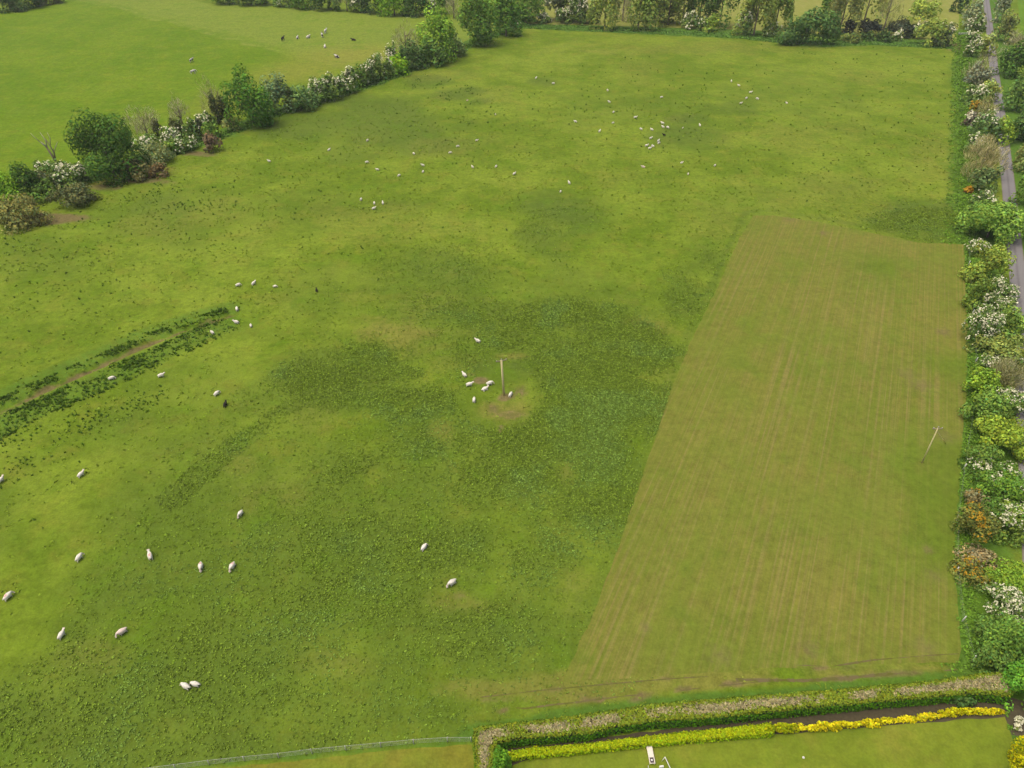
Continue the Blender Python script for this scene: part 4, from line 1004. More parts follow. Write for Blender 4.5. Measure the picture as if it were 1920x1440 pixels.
# long grass under the hedges
vx, vy, vc = [], [], []
for ln, w0, w1, n, c in [(L_HEDGE, 0, 6, 7000, (96, 132, 52)), (T_HEDGE, 0, 12, 7000, (96, 134, 56)), (R_HEDGE, -1.2, 4.6, 22000, (96, 132, 42))]:
    x, y = verge(ln, w0, w1, n)
    if w0 < 0: # the verge by the road hedge thins out into the pasture
        h = [verge(ln, q, q + 2.2, int(n * f)) for q, f in ((-1.2, .24), (1.0, .22), (3.0, .09), (5.0, .04))]
        x, y = np.concatenate([q[0] for q in h]), np.concatenate([q[1] for q in h])
    k = ~inside(x, y, MOWN) & ((y > 60) | inside(x, y, FIELD)) & (rs.rand(len(x)) < (.35 + 1.1 * fbm(x, y, 4, 3)))
    vx.append(x[k]); vy.append(y[k]); vc.append(np.tile(np.array(lin(*c, .62)), (k.sum(), 1)))
vx, vy, vc = np.concatenate(vx), np.concatenate(vy), np.concatenate(vc)
dd = np.hypot(vx, vy)
me = clump_mesh('long_grass', vx, vy, rs.uniform(.25, .5, len(vx)), rs.uniform(.12, .5, len(vx)), 5, rs.uniform(.2, .38, len(vx)) * (.7 + dd / 500), vc, rs, var=.14)
tag(link('long_grass', me), 'long lush grass growing along the foot of the hedges', 'grass', kind='stuff')

# ------------------------------------------------------------------ garden at the bottom right
lawn_poly = G([(930, 1420), (1450, 1368), (1885, 1338), (1903, 1400), (1908, 1470), (1912, 1560), (1600, 1640), (900, 1640), (905, 1500)])
M_LAWN = grass_mat('lawn_grass', lin(122, 144, 38), lin(138, 154, 46), lin(152, 152, 58), 5, .17)
sheet('lawn', lawn_poly, .007, M_LAWN, 'short garden lawn inside the clipped hedge', .1, 5)
M_NLAWN = grass_mat('dry_lawn_grass', lin(142, 142, 48), lin(128, 144, 44), lin(158, 146, 60), 4, .2)
sheet('dry_lawn', G([(884, 1396), (770, 1404), (600, 1422), (420, 1440), (250, 1456), (250, 1640), (905, 1640), (893, 1480)]), .007, M_NLAWN, 'yellowed lawn beyond the wire fence beside the clipped hedge', .15, 6)
m, nt, b = new_mat('bed_soil_with_shade', .95, .1)
P = pos(nt)
nt.links.new(mixc(nt, noise(nt, P, 2.5, 4), tuple(c * .4 for c in lin(104, 98, 74)), lin(116, 108, 82, 1.0)), b.inputs['Base Color'])  # bare soil, its colour darkened to include the shade at the hedge foot
sheet('flower_bed', G([(932, 1408), (1100, 1386), (1300, 1362), (1500, 1340), (1700, 1322), (1830, 1310), (1890, 1306), (1930, 1318), (1934, 1384), (1897, 1378), (1884, 1344), (1700, 1357), (1450, 1377), (1000, 1420), (950, 1440), (930, 1450)]), .012, m, 'bare soil bed darkened for hedge shade between the clipped hedge and the golden shrubs', .12, 8)

def poly_sample(poly, n, rs):
    p = np.array(poly); lo, hi = p.min(0), p.max(0)
    out = np.zeros((0, 2))
    while len(out) < n:
        q = rs.uniform(lo, hi, (n * 4, 2))
        out = np.concatenate([out, q[inside(q[:, 0], q[:, 1], poly)]])
    return out[:n]
def edge_sample(poly, n, rs):
    p = np.array(poly + poly[:1]); d = np.diff(p, axis=0); L = np.hypot(d[:, 0], d[:, 1]); c = np.concatenate([[0], L.cumsum()])
    t = rs.rand(n) * c[-1]; i = np.clip(np.searchsorted(c, t) - 1, 0, len(L) - 1); f = (t - c[i]) / L[i]
    q = p[i] + d[i] * f[:, None]
    nrm = np.stack([d[i, 1], -d[i, 0]], 1) / L[i][:, None]
    a = 0.5 * sum(p[k][0] * p[k + 1][1] - p[k + 1][0] * p[k][1] for k in range(len(p) - 1))
    return q, nrm * (1 if a > 0 else -1)

def hedge(name, poly, H, label, cat, side_col, top_col, n_top, n_side, leaf, twig=None, bumpy=.12, core=(.03, .04, .018)):
    rs = np.random.RandomState(len(poly) * 7 + 3)
    o = empty(name, (*np.mean(np.array(poly), 0), 0), label, cat)
    ox, oy = o.location.x, o.location.y
    q = [(x - ox, y - oy) for x, y in poly]
    bm = bmesh.new()
    bot = [bm.verts.new((x, y, 0)) for x, y in q]; top = [bm.verts.new((x, y, H - (.42 if H > 1 else .3))) for x, y in q]
    f = bm.faces.new(top)
    for i in range(len(q)):
        bm.faces.new((bot[i], bot[(i + 1) % len(q)], top[(i + 1) % len(q)], top[i]))
    bmesh.ops.recalc_face_normals(bm, faces=list(bm.faces))
    bmesh.ops.triangulate(bm, faces=[f])
    link('core', bm_mesh('core', bm, plain('hedge_core_' + name, core, .95, .4, 3)), o)
    T = poly_sample(q, n_top, rs)
    hz = H - .08 + bumpy * (fbm(T[:, 0] + ox, T[:, 1] + oy, 2.2, 3) - .5) * 4 + rs.uniform(-.06, .06, n_top)
    P1 = np.column_stack([T, hz]); N1 = rs.normal(0, .5, (n_top, 3)) + np.array([0, 0, 1])
    E, nr = edge_sample(q, n_side, rs)
    z = rs.uniform(0.03, 1, n_side) ** .85 * H
    off = rs.uniform(-.04, .16, n_side) + .1 * (fbm(E[:, 0] + ox, E[:, 1] * 1.3 + z + oy, 1.4, 2) - .5)
    P2 = np.column_stack([E + nr * off[:, None], z]); N2 = np.column_stack([nr, np.full(n_side, .35)]) + rs.normal(0, .5, (n_side, 3))
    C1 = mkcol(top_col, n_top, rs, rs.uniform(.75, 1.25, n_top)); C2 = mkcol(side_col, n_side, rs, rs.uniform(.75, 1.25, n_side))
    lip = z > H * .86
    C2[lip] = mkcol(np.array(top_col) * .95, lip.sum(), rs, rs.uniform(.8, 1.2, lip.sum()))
    keep = np.ones(n_top, bool)
    if twig is not None:
        dE = seg_dist(T[:, 0], T[:, 1], q + q[:1])
        tw = sstep(.2, .75, dE) * sstep(.34, .56, fbm(T[:, 0] + ox + 50, T[:, 1] + oy, 3.2, 4))
        isT = rs.rand(n_top) < tw * .88
        keep = ~isT
        Pt = P1[isT]; nt_ = len(Pt)
        Vt, Ft = quads(Pt, N1[isT], leaf * rs.uniform(.6, 1.2, nt_), rs, 2.4)
        Ct = mkcol(twig, nt_, rs, rs.uniform(.6, 1.35, nt_), .05, .15)
        link('cut_twigs', mesh_np('cut_twigs', Vt, Ft, M_LEAF, np.repeat(Ct, 4, 0)), o)
    Pa = np.concatenate([P1[keep], P2]); Na = np.concatenate([N1[keep], N2]); Ca = np.concatenate([C1[keep], C2])
    V, Fq = quads(Pa, Na, leaf * rs.uniform(.6, 1.3, len(Pa)), rs)
    V[:, 2] = np.maximum(V[:, 2], .01)
    link('foliage', mesh_np('foliage', V, Fq, M_LEAF, np.repeat(Ca, 4, 0)), o)
HH = 2.2
hp = G([(889, 1364), (960, 1355), (1055, 1345), (1150, 1332), (1214, 1321), (1330, 1311), (1500, 1298), (1600, 1290), (1680, 1283), (1750, 1276), (1800, 1270), (1845, 1262), (1876, 1260), (1900, 1272), (1908, 1290), (1892, 1303),
        (1830, 1297), (1770, 1302), (1690, 1309), (1500, 1326), (1400, 1336), (1330, 1343), (1214, 1351), (1150, 1361), (1108, 1372), (1040, 1377), (960, 1384), (931, 1391), (925, 1404), (922, 1440), (922, 1480), (922, 1540), (896, 1540), (894, 1480), (893, 1440)], HH)
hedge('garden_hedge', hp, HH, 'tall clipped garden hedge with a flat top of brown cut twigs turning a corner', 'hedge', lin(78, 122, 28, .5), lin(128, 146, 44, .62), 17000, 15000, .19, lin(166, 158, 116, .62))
lp = G([(944, 1412), (1000, 1402), (1060, 1398), (1120, 1392), (1214, 1381), (1280, 1373), (1360, 1366), (1446, 1355), (1450, 1374), (1330, 1384), (1214, 1394), (1100, 1406), (1000, 1416), (946, 1422)], .85)
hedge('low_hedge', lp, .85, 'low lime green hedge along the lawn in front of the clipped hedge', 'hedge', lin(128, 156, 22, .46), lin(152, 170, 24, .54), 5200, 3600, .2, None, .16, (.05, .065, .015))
KINDS['gold'] = dict(name='golden_shrub', cat='shrub', col=lin(206, 198, 30, .58), K=14, lr=(.3, .5))
KINDS['bed'] = dict(name='garden_shrub', cat='shrub', col=lin(84, 124, 34, .42), K=14, lr=(.3, .5))
KINDS['flower'] = dict(name='flower_clump', cat='flowers', col=lin(110, 120, 60, .5), K=8, lr=(.3, .5), blossom=.8)
GG = 'golden shrubs along the garden lawn'
GOLD = [(1438, 1352, 1494, 1380, 'yellow green shrub at the left end of the golden row, next to the lime hedge', lin(164, 176, 24, .6)), (1486, 1353, 1536, 1376, 'second golden shrub from the lime hedge', None), (1528, 1349, 1572, 1374, 'third golden shrub from the lime hedge', None),
        (1564, 1346, 1612, 1369, 'tallest golden shrub left of the middle of the golden row', None), (1606, 1345, 1650, 1366, 'golden shrub in the middle of the row, fifth from the lime hedge', None), (1644, 1343, 1690, 1360, 'sixth golden shrub from the lime hedge', None),
        (1684, 1340, 1730, 1356, 'small golden shrub, fourth from the right end of the row', None), (1724, 1333, 1770, 1352, 'golden shrub third from the right end of the row', None), (1764, 1322, 1826, 1348, 'widest golden shrub, second from the right end of the row', lin(200, 196, 24, .6)), (1818, 1322, 1880, 1345, 'golden shrub at the right end of the row beside bare soil', None)]
for x0, y0, x1, y1, lb, c in GOLD:
    h4 = (y1 - y0) * .2
    plant('gold', (x0 - 3, y0 + h4, x1 + 3, y1 - h4), lb, group=GG, col=c, rdepth=.34)
plant('gold', (1911, 1374, 1950, 1470), 'golden shrub in the bottom right corner of the photo', col=lin(190, 190, 24, .6), group=GG, rdepth=2.0)
plant('bed', (924, 1404, 956, 1452), 'dark green shrub in the inner corner of the clipped hedge')
plant('bed', (1786, 1306, 1830, 1326), 'dark green shrub behind the widest golden shrub', col=lin(80, 112, 56, .45), rdepth=.5)
plant('flower', (1904, 1344, 1916, 1355), 'pale flower clump on bare soil at the right edge of the garden', bl=.8, rdepth=.3)
plant('flower', (1902, 1358, 1912, 1368), 'white flower clump at the lawn corner above the golden corner shrub', bl=.8, rdepth=.3)

M_CREAM = plain('cream_paint', (.56, .52, .42), .6, .12, 4)
M_WHITE = plain('white_paint', (.58, .58, .54), .5, .08, 5)
M_DARKP = plain('dark_panel', (.07, .055, .05), .7, .2, 6)
M_POST = plain('pale_post', (.42, .42, .38), .8, .2, 5)
M_WOOD = plain('weathered_pole', (.54, .48, .25), .85, .25, 2)
M_ARM = plain('grey_timber', (.24, .2, .15), .85, .2, 3)
M_INS = plain('porcelain', (.36, .33, .3), .35, .1, 8, .5)
M_WIRE = plain('galvanised_wire', (.34, .35, .33), .5, .1, 3, .5)

def heading(px, py, deg, z=0.0):
    a = gp(px, py, z); b = gp(px + 10 * math.cos(R(deg)), py - 10 * math.sin(R(deg)), z)
    return math.atan2(b[1] - a[1], b[0] - a[0])

def garden_things():
    g = gp(1219.5, 1418); rz = heading(1219.5, 1418, -79)
    o = empty('garden_bench', (g[0], g[1], 0), 'long cream bench with a dark square panel standing on the garden lawn', 'bench', rz=rz)
    bm = bmesh.new()
    box(bm, (-.34, 0, .42), (1.3, .66, .07), bev=.02)
    box(bm, (.62, .28, .42), (.62, .1, .07), bev=.01); box(bm, (.62, -.28, .42), (.62, .1, .07), bev=.01); box(bm, (.97, 0, .42), (.08, .66, .07), bev=.01)
    box(bm, (-1.03, 0, .42), (.1, .46, .07), bev=.02)
    link('bench_top', bm_mesh('bench_top', bm, M_CREAM), o)
    bm = bmesh.new(); box(bm, (-.34, .17, .465), (1.2, .05, .02)); box(bm, (-.34, -.17, .465), (1.2, .05, .02)); link('slat', bm_mesh('slat', bm, M_CREAM), o)
    bm = bmesh.new(); box(bm, (.62, 0, .4), (.6, .45, .05)); pn = link('panel', bm_mesh('panel', bm, M_DARKP), o); pn['label'] = 'dark square panel at the near end'
    bm = bmesh.new(); bmesh.ops.create_uvsphere(bm, u_segments=12, v_segments=8, radius=.12, matrix=Matrix.Translation((.62, 0, .45)) @ Matrix.Diagonal((1, 1, .5, 1)))
    link('knob', bm_mesh('knob', bm, M_WHITE, True), o)
    for x in (-.9, .9):
        for y in (-.26, .26):
            bm = bmesh.new(); box(bm, (x, y, .19), (.07, .07, .38)); link('leg', bm_mesh('leg', bm, M_CREAM), o)
    g = gp(1216, 1445)
    bm = bmesh.new(); tube(bm, [(.05, .55, .04), (0, .1, .05), (-.08, -.7, .04)], .04, 6)
    tag(link('pole', bm_mesh('pole', bm, M_WHITE, True), None, (g[0], g[1], 0)), 'thin white pole lying on the lawn below the cream bench', 'pole')
    a, b2 = gp(1245, 1426), gp(1256, 1450)
    o = empty('tubular_frame', (*a, 0), 'white tubular frame on the lawn right of the cream bench', 'frame')
    d = Vector((b2[0] - a[0], b2[1] - a[1], 0)); nrm = Vector((d.y, -d.x, 0)).normalized()
    bm = bmesh.new(); tube(bm, [(0, 0, .9), tuple(d + Vector((0, 0, .9)))], .05, 8); link('crossbar', bm_mesh('crossbar', bm, M_WHITE, True), o)
    for q in (Vector((0, 0, 0)), d):
        for s in (-.3, .3):
            bm = bmesh.new(); tube(bm, [q + Vector((0, 0, .9)), q + nrm * s], .035, 6); link('leg', bm_mesh('leg', bm, M_PALEBARK if s < 0 else M_WHITE, True), o)
    g = gp(1240, 1438.5)
    bm = bmesh.new(); box(bm, (0, 0, .14), (.5, .2, .28), bev=.03); box(bm, (0, 0, .3), (.4, .12, .04), bev=.01)
    tag(link('storage_box', bm_mesh('storage_box', bm, M_WHITE), None, (g[0], g[1], 0)), 'small white box on the lawn between bench and tubular frame', 'box').rotation_euler.z = R(8)
    g = gp(1506, 1421.5)
    bm = bmesh.new(); bmesh.ops.create_uvsphere(bm, u_segments=16, v_segments=10, radius=.14, matrix=Matrix.Translation((0, 0, .14)))
    tag(link('ball', bm_mesh('ball', bm, M_WHITE, True), None, (g[0], g[1], 0)), 'small white ball lying alone on the garden lawn', 'ball')
garden_things()

# ------------------------------------------------------------------ fences, gate, line poles
def fence(name, pts, h, r, label, wires, verticals, pm, lean=0.0, wr=.012):
    g = G(pts)
    o = empty(name, (*g[0], 0), label, 'fence')
    ox, oy = g[0]
    rs = random.Random(5)
    for x, y in g:
        bm = bmesh.new()
        l = rs.uniform(-lean, lean)
        tube(bm, [(x - ox, y - oy, -.1), (x - ox + l, y - oy, h), (x - ox + l * 1.02, y - oy, h + r * .8)], [r, r * .95, r * .3], 7)
        link('post', bm_mesh('post', bm, pm, True), o)
    bm = bmesh.new()
    for wz in (wires[-1:] if verticals else wires):
        for (ax, ay), (bx, by) in zip(g[:-1], g[1:]):
            tube(bm, [(ax - ox, ay - oy, wz), ((ax + bx) / 2 - ox, (ay + by) / 2 - oy, wz - .015), (bx - ox, by - oy, wz)], wr if wz < max(wires) else wr * 1.8, 4, False)
    link('wire', bm_mesh('wire', bm, M_WIRE), o)
    if verticals:
        for (ax, ay), (bx, by) in zip(g[:-1], g[1:]):
            bm = bmesh.new()
            n = int(math.hypot(bx - ax, by - ay) / verticals)
            for k in range(1, n):
                t = k / n
                tube(bm, [(ax + (bx - ax) * t - ox, ay + (by - ay) * t - oy, .05), (ax + (bx - ax) * t - ox, ay + (by - ay) * t - oy, max(wires))], wr * .6, 3, False)
            for wz in wires[:-1]:
                tube(bm, [(ax - ox, ay - oy, wz), (bx - ox, by - oy, wz)], wr * .7, 3, False)
            link('netting_panel', bm_mesh('netting_panel', bm, M_WIRE), o)
fence('netting_fence', [(200, 1458), (266, 1450), (330, 1442), (393, 1434), (459, 1427), (523, 1421), (586, 1413), (649, 1407), (714, 1401), (776, 1395), (839, 1391), (884, 1391)], 1.15, .06,
      'pale wire netting fence on posts running from the clipped hedge along the bottom edge', [.2, .5, .8, 1.1], .6, M_POST, .05, .010)
fence('wire_fence', [(1816, 430), (1815, 498), (1822, 590), (1828, 680), (1824, 768), (1805.5, 880), (1793, 976), (1791.5, 1074), (1803, 1166), (1822, 1240)], 1.3, .085,
      'thin wire fence with white posts along the road hedge', [.5, .85, 1.15], 0, M_WHITE, .12, .003)

def gate():
    g = gp(1797, 66); g2 = gp(1818, 65)
    o = empty('field_gate', (*g, 0), 'pale metal field gate in the far right corner of the pasture', 'gate')
    d = Vector((g2[0] - g[0], g2[1] - g[1], 0)); L = d.length; o.rotation_euler.z = math.atan2(d.y, d.x)
    for k, z in enumerate((.2, .42, .64, .88, 1.15)):
        bm = bmesh.new(); tube(bm, [(.1, 0, z), (L - .1, 0, z)], .05, 6); link('bar', bm_mesh('bar', bm, M_WHITE, True), o)
    for x in (.1, L / 2, L - .1):
        bm = bmesh.new(); tube(bm, [(x, .02, .12), (x, .02, 1.2)], .05, 6); link('upright', bm_mesh('upright', bm, M_WHITE, True), o)
    for x in (-.1, L + .1):
        bm = bmesh.new(); tube(bm, [(x, 0, -.1), (x, 0, 1.4), (x, 0, 1.45)], [.13, .12, .05], 8); link('gate_post', bm_mesh('gate_post', bm, M_POST, True), o)
gate()

def pole(px, py, H, lean, arm_dir, arm_len, label, r=.15, stay=None):
    g = gp(px, py)
    o = empty('line_pole', (g[0], g[1], 0), label, 'pole', 'wooden line poles standing in the fields')
    bm = bmesh.new()
    tube(bm, [(0, 0, -.2), (lean[0] * .5, lean[1] * .5, H * .5), (lean[0], lean[1], H), (lean[0], lean[1], H + .06)], [r * 1.15, r, r * .85, r * .3], 10)
    link('shaft', bm_mesh('shaft', bm, M_WOOD, True), o)
    c = Vector((lean[0], lean[1], H - .25)); ad = Vector((math.cos(arm_dir), math.sin(arm_dir), 0))
    bm = bmesh.new(); box(bm, tuple(c + Vector((-ad.y, ad.x, 0)) * (r + .03)), (arm_len, .12, .14), arm_dir, bev=.015)
    arm = link('crossarm', bm_mesh('crossarm', bm, M_ARM), o)
    for s in (-.46, 0, .46):
        p = c + ad * (arm_len * s) + Vector((0, 0, .07 if s else .3))
        bm = bmesh.new()
        tube(bm, [p, p + Vector((0, 0, .1)), p + Vector((0, 0, .16)), p + Vector((0, 0, .22)), p + Vector((0, 0, .3)), p + Vector((0, 0, .34))], [.03, .04, .1, .06, .1, .03], 8)
        link('insulator', bm_mesh('insulator', bm, M_INS, True), o)
    for s in (-1, 1):
        bm = bmesh.new(); tube(bm, [c + ad * (arm_len * .3 * s) + Vector((-ad.y, ad.x, 0)) * (r + .1), c + Vector((-ad.y, ad.x, 0)) * (r + .1) - Vector((0, 0, .7))], .02, 5)
        link('brace', bm_mesh('brace', bm, M_ARM, True), o)
    if stay:
        a = gp(*stay); e = Vector((a[0] - g[0], a[1] - g[1], 0)); t = Vector((lean[0], lean[1], H - .5))
        bm = bmesh.new(); tube(bm, [t, e], .012, 4); link('stay_wire', bm_mesh('stay_wire', bm, M_WIRE), o)
        bm = bmesh.new(); tube(bm, [e, e.lerp(t, .3)], .05, 6); sg = link('stay_guard', bm_mesh('stay_guard', bm, plain('stay_guard_yellow', (.34, .28, .1), .6, .1)), o)
        sg['label'] = 'yellowish guard on the stay wire'
pole(945, 741, 8.2, (-.42, 0), R(18), 2.0, 'wooden line pole with crossarm in the trampled patch among sheep', .2)
pole(1728.5, 868, 7.8, (-.1, .1), R(0), 1.5, 'leaning wooden line pole with a stay wire at the edge of the mown strip', .1, (1773, 831))

# ------------------------------------------------------------------ animals: one skinned body each
def skinned(name, verts, edges, sub=2):
    """verts: {key: ((x,y,z),(rx,ry))}; edges: key pairs; first key is the root (pelvis)"""
    me = bpy.data.meshes.new(name)
    keys = list(verts)
    me.from_pydata([verts[k][0] for k in keys], [(keys.index(a), keys.index(b)) for a, b in edges], [])
    o = bpy.data.objects.new(name, me)
    COL.objects.link(o)
    md = o.modifiers.new('skin', 'SKIN')
    md.use_smooth_shade = True
    for i, k in enumerate(keys):
        sv = me.skin_vertices[0].data[i]
        sv.radius = verts[k][1]
        sv.use_root = (i == 0)
    s = o.modifiers.new('sub', 'SUBSURF'); s.levels = sub; s.render_levels = sub
    dg = bpy.context.evaluated_depsgraph_get()
    dg.update()
    out = bpy.data.meshes.new_from_object(o.evaluated_get(dg))
    bpy.data.objects.remove(o)
    out.name = name
    for p in out.polygons: p.use_smooth = True
    return out

def quadruped(pose, s):
    """s: proportions. Faces +X, feet at z = 0. hock high and backward, hind knee forward at the belly"""
    lie = pose == 'lie'
    bz = s['back'] if not lie else s['back'] * .56
    L = s['len']; w = s['w']
    v = {}
    v['pelvis'] = ((-.40 * L, 0, bz), (w * .92, w * .86))
    v['belly'] = ((-.10 * L, 0, bz - .02), (w * 1.06, w * 1.0))
    v['chest'] = ((.22 * L, 0, bz - .03), (w, w * 1.02))
    v['shoulder'] = ((.42 * L, 0, bz + .02), (w * .7, w * .8))
    up = dict(stand=(.20, .24, .34), graze=(.18, -.34, -.55), lie=(.16, .22, .32))[pose]
    v['neck'] = ((.55 * L, 0, bz + up[0] * s['neck']), (w * .42, w * .5))
    v['poll'] = ((.55 * L + s['nl'] * (.55 if pose != 'graze' else .75), 0, max(.18, bz + up[2 if pose != 'graze' else 1] * s['neck'] * 1.25)), (s['hd'], s['hd'] * 1.05))
    hx, _, hz = v['poll'][0]
    v['muzzle'] = ((hx + s['hl'] * (.9 if pose != 'graze' else .45), 0, max(.07, hz - s['hl'] * (.45 if pose != 'graze' else .95))), (s['hd'] * .55, s['hd'] * .6))
    v['tail'] = ((-.60 * L, 0, bz - .04), (w * .2, w * .22))
    v['tailtip'] = ((-.66 * L, 0, bz - s['tail']), (w * .1, w * .12))
    e = [('pelvis', 'belly'), ('belly', 'chest'), ('chest', 'shoulder'), ('shoulder', 'neck'), ('neck', 'poll'), ('poll', 'muzzle'), ('pelvis', 'tail'), ('tail', 'tailtip')]
    lw = s['lw']
    for sd, n in ((1, 'l'), (-1, 'r')):
        y = sd * w * .55
        v['ear' + n] = ((hx - .01, sd * s['hd'] * 2.1, hz + .01), (s['hd'] * .28, s['hd'] * .35)); e.append(('poll', 'ear' + n))
        if not lie:
            k = .04 * sd * L
            v['stifle' + n] = ((-.36 * L + k, y, s['back'] * .56), (lw * 1.7, lw * 1.8)); v['hock' + n] = ((-.50 * L + k, y, s['back'] * .34), (lw, lw)); v['hoof' + n] = ((-.46 * L + k, y, .0), (lw * .75, lw * .75))
            v['elbow' + n] = ((.28 * L - k, y, s['back'] * .55), (lw * 1.4, lw * 1.4)); v['knee' + n] = ((.30 * L - k, y, s['back'] * .3), (lw, lw)); v['fore' + n] = ((.29 * L - k, y, .0), (lw * .75, lw * .75))
        else:
            y2 = sd * w * .95
            v['stifle' + n] = ((-.22 * L, y2, .16 * s['back']), (lw * 1.6, lw * 1.5)); v['hock' + n] = ((-.46 * L, y2 * 1.1, .09 * s['back']), (lw, lw)); v['hoof' + n] = ((-.30 * L, y2 * 1.25, .05 * s['back']), (lw * .75, lw * .75))
            v['elbow' + n] = ((.26 * L, y2 * .8, .2 * s['back']), (lw * 1.3, lw * 1.3)); v['knee' + n] = ((.46 * L, y2 * .9, .08 * s['back']), (lw, lw)); v['fore' + n] = ((.30 * L, y2 * 1.0, .05 * s['back']), (lw * .75, lw * .75))
        e += [('pelvis', 'stifle' + n), ('stifle' + n, 'hock' + n), ('hock' + n, 'hoof' + n), ('chest', 'elbow' + n), ('elbow' + n, 'knee' + n), ('knee' + n, 'fore' + n)]
    return v, e, hx

def fleece(name, a, b_, mark=None):
    m, nt, b = new_mat(name, .95, .05)
    tc = N(nt, 'ShaderNodeTexCoord').outputs['Object']
    f = noise(nt, tc, 9, 4, .7)
    nt.links.new(mixc(nt, f, a, b_), b.inputs['Base Color'])
    add_bump(nt, b, noise(nt, tc, 26, 3), .6, .03)
    return m
M_FLEECE = fleece('fleece', (.50, .475, .39), (.65, .625, .54))
M_FACE = fleece('sheep_face', (.46, .39, .33), (.58, .51, .44))
M_RED = fleece('raddle_paint', (.50, .24, .21), (.58, .38, .34))
M_PINK = fleece('faded_raddle', (.56, .44, .37), (.63, .54, .46))
M_BLACKF = fleece('black_fleece', (.012, .011, .010), (.03, .027, .024))
M_BLACKH = fleece('black_face', (.008, .008, .008), (.016, .015, .014))
SHEEP = dict(back=.60, len=.98, w=.30, neck=.7, nl=.3, hd=.095, hl=.2, tail=.2, lw=.05)
SM = {}
for pose in ('stand', 'graze', 'lie'):
    v, e, hx = quadruped(pose, SHEEP)
    me = skinned('sheep_' + pose, v, e)
    n = len(me.polygons)
    mi = np.zeros(n, np.int32)
    px_, py_ = v['poll'][0], v['neck'][0]
    for p in me.polygons:
        c = p.center
        if c.x > v['neck'][0][0] + .10 or (pose != 'lie' and c.z < .26 and abs(c.y) > .05 and c.x < .45) or (pose == 'lie' and c.z < .1): mi[p.index] = 1
        elif pose != 'graze' or True:
            if -.46 < c.x < -.02 and abs(c.y) < .13 and c.z > SHEEP['back'] * (.56 if pose == 'lie' else 1) + .14: mi[p.index] = 2
    me.polygons.foreach_set('material_index', mi)
    for var, mats in dict(white=(M_FLEECE, M_FACE, M_FLEECE), red=(M_FLEECE, M_FACE, M_RED), pink=(M_PINK, M_FACE, M_PINK), black=(M_BLACKF, M_BLACKH, M_BLACKF)).items():
        c = me.copy(); c.materials.clear()
        for m in mats: c.materials.append(m)
        c.polygons.foreach_set('material_index', mi)
        SM[pose, var] = c

